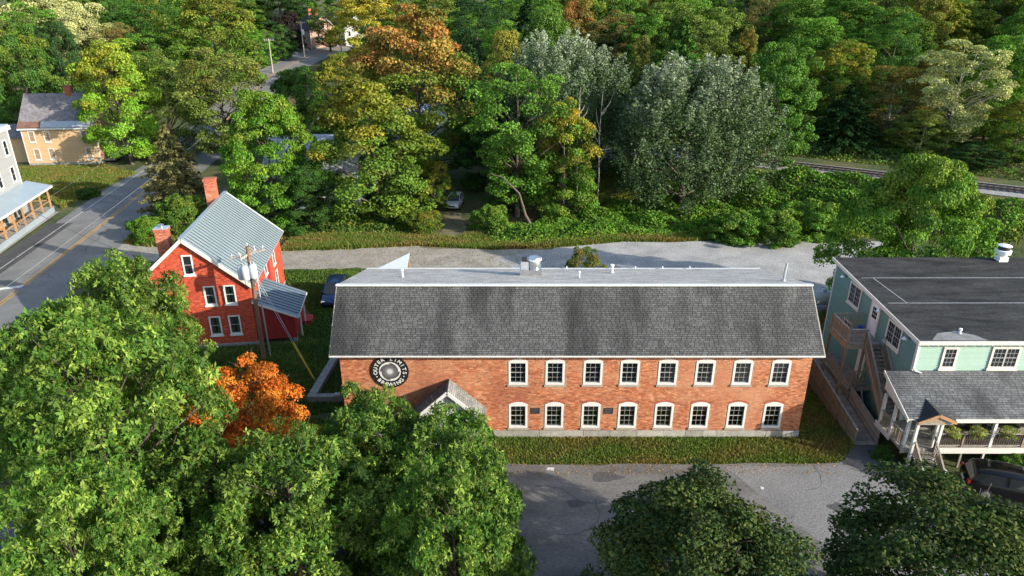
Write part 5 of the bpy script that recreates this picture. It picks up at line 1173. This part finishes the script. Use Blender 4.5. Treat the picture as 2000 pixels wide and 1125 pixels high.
# foreground species carry finer leaves
proto('oak', crown_mesh('crown_oak', 21, 14, 5.6, .08, 330, 58, .85, .27, 'sprig', autumn=(.9,1.8), shell=.5, tips=.9), 14, 5.6, nb=50, r0=.3)
proto('oak_low', crown_mesh('crown_oak_low', 22, 10, 5.0, .03, 290, 58, .80, .27, 'sprig', autumn=(.9,1.8), shell=.5, tips=.9), 10, 5.0, nb=46, r0=.24)
proto('linden', crown_mesh('crown_linden', 23, 9.4, 4.2, .08, 300, 190, .72, .18, 'tri2', form='dome', autumn=(.92,1.3), shell=.42, tips=.6), 9.4, 4.2, nb=40, r0=.17)
proto('small_maple', crown_mesh('crown_small_maple', 24, 6.5, 3.0, .10, 120, 190, .62, .17, 'tri2', autumn=(-.3,.5), shell=.6), 6.5, 3.0, nb=40, r0=.12)
COLR = dict(deep=(0.038,0.098,0.014), dark=(0.022,0.054,0.015), yellow=(.26,.25,.03), pale=(0.33,0.34,0.14), pale2=(.40,.39,.18), lime=(0.125,0.25,0.02), orange=(.42,.18,.03), olive=(0.105,0.148,0.026), mid=(0.058,0.132,0.016),
  yellowgreen=(.078,.145,.016), orange2=(.38,.20,.04), rust=(.24,.10,.03), oliveb=(.155,.155,.06), brown=(.19,.13,.05), bright=(0.075,0.185,0.014), gold=(.44,.25,.025), orangered=(.40,.15,.05), purple=(.028,.014,.018),
  fresh=(0.085,0.185,0.02), red=(.34,.07,.035), silver=(.055,.095,.034), white=(.31,.35,.27), olivebrown=(0.125,0.125,0.034), oak=(0.048,0.118,0.013), oak2=(0.205,0.285,0.045), oakd=(0.04,0.098,0.011), linden=(0.026,0.056,0.01), lindt=(.16,.15,.03), flame=(.55,.125,.014), flameg=(0.46,0.19,0.022))
def tree(name, label, x, y, h, r, pr, col, tint, rz, group=None, cat='tree', trunkmat=None, shade_lift=1.):
    cm_, tm_, H0, R0 = PROTO[pr]
    t = thing(name, label, cat, (x,y,float(th(x,y))-.05), rz, group)
    c = bpy.data.objects.new('crown', cm_); COL.objects.link(c); c.parent = t; c.scale = (r/R0,r/R0,h/H0); c.color = (*[q*shade_lift for q in COLR[col]],1); ka = {'maple':.38,'open':.3,'poplar':1,'small_maple':1,'oak':.9,'oak_low':.9,'linden':.55,'vine':.8}.get(pr,.5)
    if tint in ('orangered','red'): ka = .9
    c['tint'] = tuple((a*(1-ka)+b*ka)*(1+(shade_lift-1)*.6) for a, b in zip(COLR[col], COLR[tint]))
    k = bpy.data.objects.new('trunk', tm_); COL.objects.link(k); k.parent = t; k.scale = (r/R0,r/R0,h/H0)
    if trunkmat: k.material_slots[0].link = 'OBJECT'; k.material_slots[0].material = MATS[trunkmat]
    return t
TREES = [
 (-82.9, 120, 20.6, 6.4, 'dome', 'deep', 'yellow', 'dense deep green tree at the left edge behind the grey building'),
 (-80.6, 128, 18.7, 5.4, 'dome', 'dark', 'deep', 'dark olive rounded tree right behind the tan house roof'),
 (-107.4, 165, 18.2, 10.9, 'broad', 'pale', 'pale2', 'pale cream green tree crown in the top left corner'),
 (-87.7, 150, 17.5, 6.8, 'broad', 'pale', 'pale2', 'pale cream green tree sloping down toward the tan house chimney'),
 (-60.0, 107, 18.5, 6.5, 'maple', 'lime', 'orange', 'lime green maple with orange top overhanging the tan house'),
 (-56.4, 114, 16.9, 6.2, 'feather', 'olive', 'deep', 'tall feathery olive tree on the kerb beside the main road'),
 (-79.3, 160, 15.7, 9.5, 'feather', 'deep', 'mid', 'spreading dark green pine like tree behind the lime maple'),
 (-60.0, 145, 20.9, 9.6, 'maple', 'yellowgreen', 'orange2', 'large yellow green tree with orange crown tip above the road'),
 (-43.9, 106, 17.4, 7.3, 'open', 'olive', 'rust', 'open crowned olive maple with bare twigs over the road bend'),
 (-39.2, 78, 10.9, 4.1, 'conifer', 'oliveb', 'brown', 'olive brown larch with drooping twigs beside the red brick house'),
 (-26.9, 75, 15.2, 5.3, 'dense', 'bright', 'yellow', 'dense bright green maple close behind the grey metal roof'),
 (-34.3, 112, 14.3, 4.9, 'dense', 'deep', 'mid', 'dark green rounded tree just below the far road'),
 (-15.6, 78, 16.2, 8.3, 'maple', 'yellowgreen', 'gold', 'broad yellow green maple with gold patches overhanging the gravel drive'),
 (-12.8, 97, 23.3, 9.4, 'autumn', 'yellowgreen', 'orangered', 'tall maple with an orange red crown behind the broad maple'),
 (-29.0, 118, 15.8, 5.0, 'maple', 'yellowgreen', 'gold', 'yellow turning tree beside the far road'),
 (-33.4, 172, 16.3, 9.0, 'maple', 'yellow', 'orange', 'golden tree left of the orange crowned maple at the top'),
 (-18.9, 170, 17.1, 7.1, 'maple', 'mid', 'orange2', 'green and orange tree on the ridge above the orange crowned maple'),
 (-59.5, 168, 8.7, 4.5, 'dome', 'bright', 'bright', 'clipped bright green dome tree left of the far utility poles'),
 (-56.2, 176, 8.1, 3.9, 'dome', 'deep', 'bright', 'clipped deep green dome tree nearest the far utility poles'),
 (-57.2, 188, 9.7, 4.0, 'dome', 'purple', 'purple', 'dark purple leaved tree beside the far brick house'),
 (-47.3, 188, 11.4, 5.6, 'open', 'olive', 'mid', 'thin willowy tree in front of the far brick house'),
 (-71.0, 225, 9.8, 10.9, 'broad', 'dark', 'deep', 'dark tree mass behind the chimneys of the far brick house'),
 (-80.4, 215, 12.0, 8.9, 'broad', 'mid', 'yellow', 'mid green tree beyond the far road at the top'),
 (-6.8, 150, 19.4, 8.9, 'feather', 'dark', 'dark', 'dark hemlock behind the orange crowned maple on its right'),
 (-6.8, 118, 17.0, 5.5, 'conifer', 'dark', 'deep', 'shaded dark conifer between the orange maple and the open tree'),
 (-1.3, 125, 18.0, 5.3, 'broad', 'olive', 'gold', 'olive yellow tree behind the silver poplar on its left'),
 (0.6, 79, 17.5, 6.1, 'open', 'fresh', 'mid', 'open limbed light green tree beside the grassy track'),
 (5.9, 77, 13.9, 3.9, 'vine', 'fresh', 'gold', 'ivy wrapped tree with gold leaves beside the bare dead stems'),
 (6.3, 93, 20.0, 9.7, 'poplar', 'silver', 'white', 'silvery white poplar with upright twigs, left of the pair'),
 (20.9, 82, 17.9, 10.1, 'poplar', 'silver', 'white', 'largest silvery poplar with upright twigs above the grey gravel'),
 (5.8, 128, 20.8, 6.3, 'broad', 'mid', 'olive', 'olive green tree rising behind the left silver poplar'),
 (12.7, 140, 17.9, 4.9, 'maple', 'olive', 'red', 'green tree with a red top above the left silver poplar'),
 (19.5, 135, 14.6, 6.6, 'feather', 'olivebrown', 'rust', 'brownish olive tree between the two silver poplars'),
 (24.2, 130, 14.8, 5.0, 'feather', 'fresh', 'mid', 'bright green slender tree between the silver poplars'),
 (21.5, 118, 13.1, 2.5, 'maple', 'olive', 'rust', 'small rust tinted tree between the silver poplars'),
 (29.3, 135, 14.8, 8.0, 'broad', 'olive', 'mid', 'broad olive crown behind the largest poplar'),
 (35.5, 128, 14.5, 8.5, 'dome', 'olive', 'fresh', 'rounded olive green crown above the largest poplar on the right'),
 (50.1, 150, 9.3, 5.8, 'maple', 'dark', 'rust', 'dark tree with rusty orange leaves at upper right of centre'),
 (40.4, 125, 11.3, 2.7, 'maple', 'olive', 'orange', 'small orange tinged tree right of the rounded olive crown'),
 (34.0, 90, 15.0, 5.8, 'dome', 'mid', 'fresh', 'rounded green tree flanking the largest poplar on its right'),
 (50.1, 128, 14.8, 7.2, 'broad', 'mid', 'olive', 'mid green tree above the yellow orange pair'),
 (47.8, 104, 12.7, 5.6, 'maple', 'yellowgreen', 'gold', 'yellow orange tree above the dark conifer by the track'),
 (46.7, 97, 8.5, 4.6, 'conifer', 'dark', 'deep', 'dark blue green conifer at the edge of the railway clearing'),
 (59.7, 120, 10.8, 6.4, 'feather', 'fresh', 'mid', 'soft green feathery tree behind the yellow orange tree'),
 (64.8, 122, 12.8, 6.0, 'maple', 'yellowgreen', 'yellow', 'yellow green leaning tree on the right hillside'),
 (54.2, 100, 9.5, 5.8, 'broad', 'olivebrown', 'gold', 'brownish olive tree left of the white birch'),
 (64.6, 108, 8.9, 3.9, 'maple', 'olive', 'orange', 'tree with an orange cap beside the birch crown'),
 (58.8, 93, 13.9, 5.7, 'open', 'pale', 'fresh', 'pale leaved birch with a white leaning trunk beyond the rails'),
 (65.4, 95, 13.5, 5.8, 'broad', 'fresh', 'mid', 'fresh green tree at the right edge beyond the rails'),
 (64.0, 87, 7.7, 3.9, 'maple', 'yellowgreen', 'gold', 'yellow turning tree low at the right edge by the rails'),
 (54.9, 92, 5.8, 3.8, 'broad', 'olive', 'yellow', 'low yellowish tree at the rail bank, left of the birch foot'),
 (58.6, 86, 1.8, 3.3, 'dome', 'dark', 'mid', 'small dark shrub tree at the far side of the rails'),
 (67.7, 150, 12.0, 8.3, 'broad', 'mid', 'gold', 'green and gold tree at the top edge, right of centre'),
 (83.2, 140, 9.7, 8.8, 'broad', 'olive', 'fresh', 'large olive tree at the top edge of the right hillside'),
 (100.1, 150, 8.6, 8.9, 'dome', 'mid', 'yellow', 'yellowish green tree in the top right corner'),
 (31.3, 50.4, 13.3, 5.8, 'round', 'fresh', 'yellow', 'large round green tree behind the dark flat roof'),
]
KIND = dict(maple='maple_tree', autumn='maple_tree', broad='broadleaf_tree', dome='broadleaf_tree', dense='maple_tree', feather='broadleaf_tree', open='broadleaf_tree', vine='vine_covered_tree', round='broadleaf_tree', poplar='poplar_tree', conifer='conifer_tree')
rd = random.Random(77)
for (x, y, h, r, pr, col, tint, lab) in TREES:
    tree(KIND[pr], lab, x, y, max(h,3), r, pr, col, tint, rd.uniform(0,6.28), trunkmat='bark_pale' if 'birch' in lab else None, shade_lift=1.22 if y > 85 else 1.1)  # background crowns lightened in colour to offset deep shade
tree('maple_tree', 'deep green low maple filling the gap before the hidden house', -22.6, 73.6, 8.2, 3.3, 'dense', 'deep', 'mid', 1.0)
tree('maple_tree', 'young yellow maple leaning over the silver white car', -9.4, 80.6, 6.4, 2.3, 'maple', 'yellowgreen', 'gold', 2.0)
tree('broadleaf_tree', 'dark leafy tree behind the grassy track', -2.5, 93, 12, 5.2, 'dense', 'deep', 'mid', .5)
tree('broadleaf_tree', 'leafy tree standing right of the grassy track', -.6, 82.5, 9.0, 3.6, 'vine', 'mid', 'yellow', 3.0)
# foreground trees
tree('oak_tree', 'large green oak filling the left foreground', -16.9, 23.2, 13.3, 4.7, 'oak', 'oak', 'oak2', .6)
tree('oak_tree', 'green oak half hiding the left end of the red house', -20.2, 32.2, 12.0, 3.9, 'oak', 'oakd', 'oak2', 2.2)
tree('oak_tree', 'pale green oak cut off by the bottom left corner', -13.2, 16.0, 11.4, 3.3, 'oak', 'oak', 'oak2', 3.9)
tree('oak_tree', 'green oak in front of the round sign', -6.4, 26.4, 7.6, 3.0, 'oak_low', 'oak', 'oak2', 1.1)
tree('oak_tree', 'green oak hiding the mill entrance, right of its twin', -2.9, 25.1, 7.4, 3.3, 'oak_low', 'oak', 'oak2', 4.0)
tree('oak_tree', 'lower green oak at the bottom edge, left of the parking lot', -2.2, 20.2, 8.8, 2.9, 'oak_low', 'oak', 'oak2', 5.3)
tree('oak_tree', 'darker green oak just below the orange maple', -8.9, 21.6, 8.5, 4.0, 'oak_low', 'oakd', 'oak2', 2.9)
tree('oak_tree', 'small dark oak in the hollow between the two big oak groups', -12.4, 22.0, 7.8, 3.1, 'oak_low', 'oakd', 'oak2', .4)
tree('linden_tree', 'dark linden in front of the parking lot, the left of two', 6.8, 18.7, 8.3, 4.35, 'linden', 'linden', 'lindt', .3)
tree('linden_tree', 'dark linden at the bottom right corner by the black car', 15.9, 18.6, 8.1, 5.1, 'linden', 'linden', 'lindt', 2.4)
tree('red_maple_tree', 'small flaming orange maple between the utility pole and the oaks', -14.9, 31.9, 6.0, 3.1, 'small_maple', 'flameg', 'flame', 1.0)
# filler wood on the hillside
HC = [('mid','fresh'),('olive','yellowgreen'),('deep','mid'),('fresh','yellowgreen'),('olivebrown','rust'),('yellowgreen','gold'),('dark','deep'),('olive','orange')]
HN = ['mid green','olive','deep green','fresh green','brownish olive','yellow green','dark','olive and orange']
k = 0; taken = [(q[0],q[1],q[3]) for q in TREES]
for gyv in (112,126,140,155,172,190,210,235):
    for gxv in np.arange(-150, 190, 11.5):
        x = gxv+rd.uniform(-4,4); y = gyv+rd.uniform(-5,5)
        s = (x-37.3)*.531+(y-88)*.847
        if abs(x) > (y*.92+9)*.75+10: continue
        if s < 9 and x > 2: continue
        rx = np.interp(y, [p[1] for p in ROAD], [p[0] for p in ROAD])
        if abs(x-rx) < 13 or (y > 185 and -75 < x < -20 and y < 216): continue
        if y < 132 and x < -5 and not (-45 < x < -38): continue
        if -62 < x < -28 and y < 190: continue
        if any((x-a)**2+(y-b)**2 < (4.5+.35*c)**2 for a, b, c in taken): continue
        i = rd.choice((0,0,1,1,2,2,3,3,3,4,5,5,6,7)); pr = rd.choice(['maple','broad','dome','feather','broad','open','conifer'] if i not in (6,2) else ['conifer','feather','broad'])
        taken.append((x,y,5)); k += 1
        px = x/(y*.92+8); zone = ['at the far left','left of the tan house road','above the far road','above the orange crowned maple','above the left silver poplar','between the silver poplars','above the largest poplar','above the dark conifer','above the birch','at the far right'][int(np.clip((px+.75)/1.5*10, 0, 9))]
        row = {112:'lowest row',126:'second row',140:'third row',155:'fourth row',172:'fifth row',190:'sixth row',210:'seventh row',235:'top row'}[gyv]
        lb = '%s %s tree, %s of hill wood, %s' % (HN[i], {'maple':'lumpy','broad':'broad','dome':'domed','feather':'feathery','open':'open','conifer':'conical'}[pr], row, zone)
        tree(KIND[pr], lb, x, y, rd.uniform(13,18), rd.uniform(5,7), pr, HC[i][0], HC[i][1], rd.uniform(0,6.28), 'trees of the far hillside wood', shade_lift=1.3)  # hillside crowns lightened in colour likewise, against the shade there
print('filler trees', k)
# bare stems
def bare_tree(x, y, h, label, seed):
    rd = random.Random(seed); t = thing('bare_tree', label, 'tree', (x,y,float(th(x,y)))); b = MB()
    b.tube([(0,0,-.2),(.1,0,h*.3),(-.1,.1,h*.65),(.05,0,h)], [.10,.08,.05,.015], 7)
    for k in range(7):
        z = h*rd.uniform(.4,.85); a = rd.uniform(0,6.28); L = rd.uniform(1.2,3); b.tube([(0,0,z),(math.cos(a)*L*.4,math.sin(a)*L*.4,z+L*.5),(math.cos(a)*L*.6,math.sin(a)*L*.6,z+L*1.1)], [.06,.04,.012], 6)
    b.build('trunk', 'pole_grey', t, smooth=True)
bare_tree(7.6,78.9,15.0,'bare pale dead stem beside the ivy wrapped tree, the taller one',1); bare_tree(10.2,79.6,14.2,'bare forked dead stem right of the taller one',2)
def leaning(x0, y0, pts, label, seed):
    t = thing('bare_tree', label, 'tree', (x0,y0,0)); MB().tube(pts, [.2,.17,.12,.07,.03], 8).build('trunk', 'bark', t, smooth=True)
leaning(2.6,73.5,[(0,0,-.2),(-1.1,0,1.8),(-1.8,.3,4.2),(-3.6,.4,6.0),(-5,.4,6.4)],'bare leaning trunk reaching left over the vines',1)
# shrubs
def shrub(x, y, h, r, pr, col, tint, label, rz=0, group=None): tree('shrub', label, x, y, h, r, pr, col, tint, rz, group, 'shrub')
shrub(5.4,47.6,7.1,2.2,'dome','olive','rust','reddish green bush peeking over the mill roof edge')
shrub(-39.2,70.2,2.6,2.3,'bush','bright','yellow','leafy bush on the road corner behind the red house')
shrub(-36.8,73.0,4.2,2.8,'bush','mid','yellow','taller bush beside the road corner under the larch')
shrub(-55.8,87.5,1.3,1.5,'bush','deep','mid','low dark bush beyond the grey building porch')
shrub(23.2,31.2,.95,.75,'bush','olive','yellow','small shrub right of the porch steps'); shrub(27.9,31.0,1.2,1.2,'bush','fresh','yellow','yellowish shrub before the porch at the right edge')
shrub(21.0,31.9,.9,.6,'bush','deep','olive','small dark shrub left of the porch steps')
shrub(-2.4,73.6,2.9,2.3,'bush','fresh','yellow','leafy bush right of the grassy track mouth')
shrub(-10.3,73.8,2.1,2.6,'bush','yellowgreen','orange','orange tinged bush left of the grassy track')
for i, (x, y, h, r) in enumerate(((28,70,3.4,3.4),(33.5,71.5,3.8,3.6),(24,70.5,3.2,3.2))): shrub(x,y,h,r,'bush','fresh','yellow',['broad leafy bush above the middle of the grey gravel edge','broad leafy bush at the right end of the grey gravel edge','broad leafy bush under the largest poplar'][i],i)
# flowers in the baskets
FL, _C = crown_mesh('flower_clump', 31, .55, .34, .0, 30, 26, .12, .07, 'tri2', autumn=(.3,1.0), shell=.6)
for t, s in BASKETS:
    o = bpy.data.objects.new('flowers', FL); COL.objects.link(o); o.parent = t; o.location = (0,0,-.08); o.rotation_euler = (0,0,s*1.7); o.color = (.16,.24,.03,1); o['tint'] = (.48,.42,.12); tag(o, kind='stuff')

# ------------------------------------------------------------------ ground cover
def inside(poly, X, Y):
    r = np.zeros(len(X), bool); n = len(poly)
    for i in range(n):
        x1, y1 = poly[i]; x2, y2 = poly[(i+1) % n]
        c = ((y1 > Y) != (y2 > Y)) & (X < (x2-x1)*(Y-y1)/((y2-y1) if y2 != y1 else 1e-9)+x1); r ^= c
    return r
def scatter(poly, n, rg):
    a = np.array(poly); lo, hi = a.min(0), a.max(0); P = lo+(hi-lo)*rg.random((n*3,2)); return P[inside(poly, P[:,0], P[:,1])][:n]
def bumps(X, Y, s=0): return np.abs(np.sin(X*.55+s+1.3*np.sin(Y*.4))*np.cos(Y*.62+.7*np.sin(X*.5)))
def groundcover(name, label, poly, n, size, hmax, col, tint, seed, edge=2.5):
    rg = np.random.default_rng(seed); P = scatter(poly, n, rg); X, Y = P[:,0], P[:,1]
    d = np.full(len(X), 1e9); m = len(poly)
    for i in range(m):
        a = np.array(poly[i]); b = np.array(poly[(i+1) % m]); ab = b-a; t = np.clip(((P-a)@ab)/(ab@ab), 0, 1); d = np.minimum(d, np.linalg.norm(P-(a+t[:,None]*ab), axis=1))
    hh = hmax*(.35+.65*bumps(X,Y,seed))*np.clip(d/edge, .12, 1); z = th(X,Y)+hh*(.6+.4*rg.random(len(X)))
    N = unit(np.stack([rg.normal(size=len(X))*.55, rg.normal(size=len(X))*.55-.3, np.full(len(X),.9)], 1))
    V, F, k = leaves(np.stack([X,Y,z],1), N, size*(.6+.8*rg.random(len(X))), rg, 'tri2')
    br = np.clip(.25+.5*bumps(X*1.7,Y*1.7,seed+2)+rg.normal(size=len(X))*.2, 0, 1); am = np.clip(np.clip(1-d/1.6,0,1)*.6+rg.normal(size=len(X))*.22, 0, 1)
    me = np_mesh(name, V, F, np.repeat(np.stack([br,am,br*0],1), k, axis=0)); me.materials.append(MATS['foliage'])
    o = link_mesh(name, me); o.color = (*COLR[col],1); o['tint'] = COLR[tint]; return tag(o, label, 'ground cover', kind='stuff')
groundcover('vine_thicket', 'thicket of broad leaved vines along the gravel edge', [(-3.2,67.6),(1.2,67.6),(6,68.8),(12,70.4),(17,70.2),(23,71),(36,71.6),(41,70),(52,66),(56,70),(38,84),(20,88),(8,80),(2,76),(-3.5,75)], 46000, .34, 1.9, 'bright', 'yellow', 41)
groundcover('leaf_undergrowth', 'shaded leafy undergrowth below the maples', [(-36,69),(-24,70.5),(-11,71),(-10,80),(-18,90),(-34,90)], 14000, .32, 1.2, 'mid', 'orange2', 42)
groundcover('bank_undergrowth', 'undergrowth on the far railway bank', [(14,112),(30,100),(46,90),(66,77),(80,75),(70,90),(48,104),(24,118)], 16000, .36, 1.4, 'mid', 'yellow', 43)
def grass(name, label, poly, n, hgt, cols, seed, avoid=None):
    rg = np.random.default_rng(seed); P = scatter(poly, n, rg)
    if avoid is not None: P = P[~avoid(P[:,0],P[:,1])]
    n = len(P); a = rg.random(n)*2*np.pi; L = hgt*(.5+rg.random(n)); w = .045*(.7+.6*rg.random(n))*(hgt/.14)**.5
    dx, dy = np.cos(a), np.sin(a); z = th(P[:,0],P[:,1])-.015; ln = rg.random(n)*.8
    v0 = np.stack([P[:,0]-dx*w, P[:,1]-dy*w, z], 1); v1 = np.stack([P[:,0]+dx*w, P[:,1]+dy*w, z], 1); v2 = np.stack([P[:,0]-dy*L*ln, P[:,1]+dx*L*ln, z+L], 1)
    V = np.stack([v0,v1,v2], 1).reshape(-1,3); F = np.arange(n*3).reshape(-1,3)
    nz = .5+.5*np.sin(P[:,0]*.5+seed+2*np.sin(P[:,1]*.9))*np.cos(P[:,1]*1.3+np.sin(P[:,0]*.8)); br = np.clip(.1+.8*rg.random(n), 0, 1); am = np.clip(nz*1.2-.3+rg.normal(size=n)*.3, 0, 1)
    me = np_mesh(name, V, F, np.repeat(np.stack([br,am,br*0],1), 3, axis=0)); me.materials.append(MATS['foliage'])
    o = link_mesh(name, me); o.color = (*COLR.get(cols[0], cols[0]),1); o['tint'] = COLR.get(cols[1], cols[1]); return tag(o, label, 'grass', kind='stuff')
COLR['lawn'] = (.115,.175,.026); COLR['lawnb'] = (.24,.165,.05); COLR['lawnd'] = (.045,.10,.014); COLR['lawnt'] = (.19,.17,.04)
grass('front_lawn', 'patchy green and brown lawn strip in front of the mill', [(-18,31.3),(18.3,31.55),(20,33),(20,44),(17.4,44),(17.2,33.95),(-9.9,33.95),(-12,36),(-18,36)], 110000, .11, ('lawn','lawnb'), 51)
grass('side_lawn', 'shaded green lawn between the red house and the mill', [(-34,42),(-14,36),(-10,37),(-10,45),(-10,58),(-14,61.5),(-22,61.2),(-33,63)], 90000, .15, ('lawnd','lawn'), 52, lambda X,Y: inside([(-28.2,44.6),(-16.2,46.2),(-16.8,51.5),(-21,58.6),(-29.2,57.5)], X, Y))
grass('verge_grass', 'rough mixed grass along the gravel drive edges', [(-24,66.6),(-18,67.2),(-10,68.2),(-2,67),(6,68),(12,69.6),(17,69.4),(23,70.2),(24,71.4),(12,71.6),(2,69.5),(-4,73),(-6,70.5),(-10,72),(-24,71.5)], 60000, .35, ('lawn','lawnb'), 53)
grass('rear_grass', 'rough grass strip behind the mill', [(-14,60.5),(-11,46),(-4,46),(6,46),(14,47),(19,50),(20,45),(24,45),(28,52),(20,50.3),(8,54),(-2,60)], 40000, .25, ('lawn','lawnb'), 54)
grass('roadside_grass', 'rough weedy grass before the tan house', [(-78,105),(-64,106.3),(-56.3,101),(-56.8,90),(-55.9,82),(-60,86),(-70,92)], 40000, .3, ('lawn','lawnb'), 55)
grass('corner_grass', 'tall grass on the road corner behind the red house', [(-41.5,69),(-38,67.8),(-33,68.5),(-28,68.2),(-28,72),(-40,80)], 15000, .5, ('lawn','lawnb'), 56)
grass('clearing_grass', 'sunlit grass strip in the clearing beyond the vines', [(4,80),(20,88),(18,96),(2,92)], 16000, .3, ('lawn','yellow'), 57)

def litter(name, label, poly, n, seed, cols, size=.09, z=.022):
    rg = np.random.default_rng(seed); P = scatter(poly, n, rg); n = len(P)
    N = unit(np.stack([rg.normal(size=n)*.3, rg.normal(size=n)*.3, np.ones(n)], 1))
    V, F, k = leaves(np.column_stack([P, th(P[:,0],P[:,1])+z]), N, size*(.6+.8*rg.random(n)), rg, 'tri2')
    me = np_mesh(name, V, F, np.repeat(np.stack([rg.random(n), rg.random(n), np.zeros(n)],1), k, axis=0)); me.materials.append(MATS['foliage'])
    o = link_mesh(name, me); o.color = (*cols[0],1); o['tint'] = cols[1]; return tag(o, label, 'leaf litter', kind='stuff')
litter('fallen_leaves', 'fallen brown leaves scattered along the lawn and lot edge', [(-1,31.8),(18.4,31.9),(18.2,30.6),(-1,30.4)], 900, 71, ((.28,.17,.06),(.40,.22,.05)))
litter('drive_leaves', 'fallen leaves and weeds scattered over the gravel drive', [(-24,61.6),(-10,61.8),(8,57.5),(8,66),(-10,68.2),(-24,66.7)], 2600, 72, ((.10,.12,.03),(.34,.2,.06)), .14)
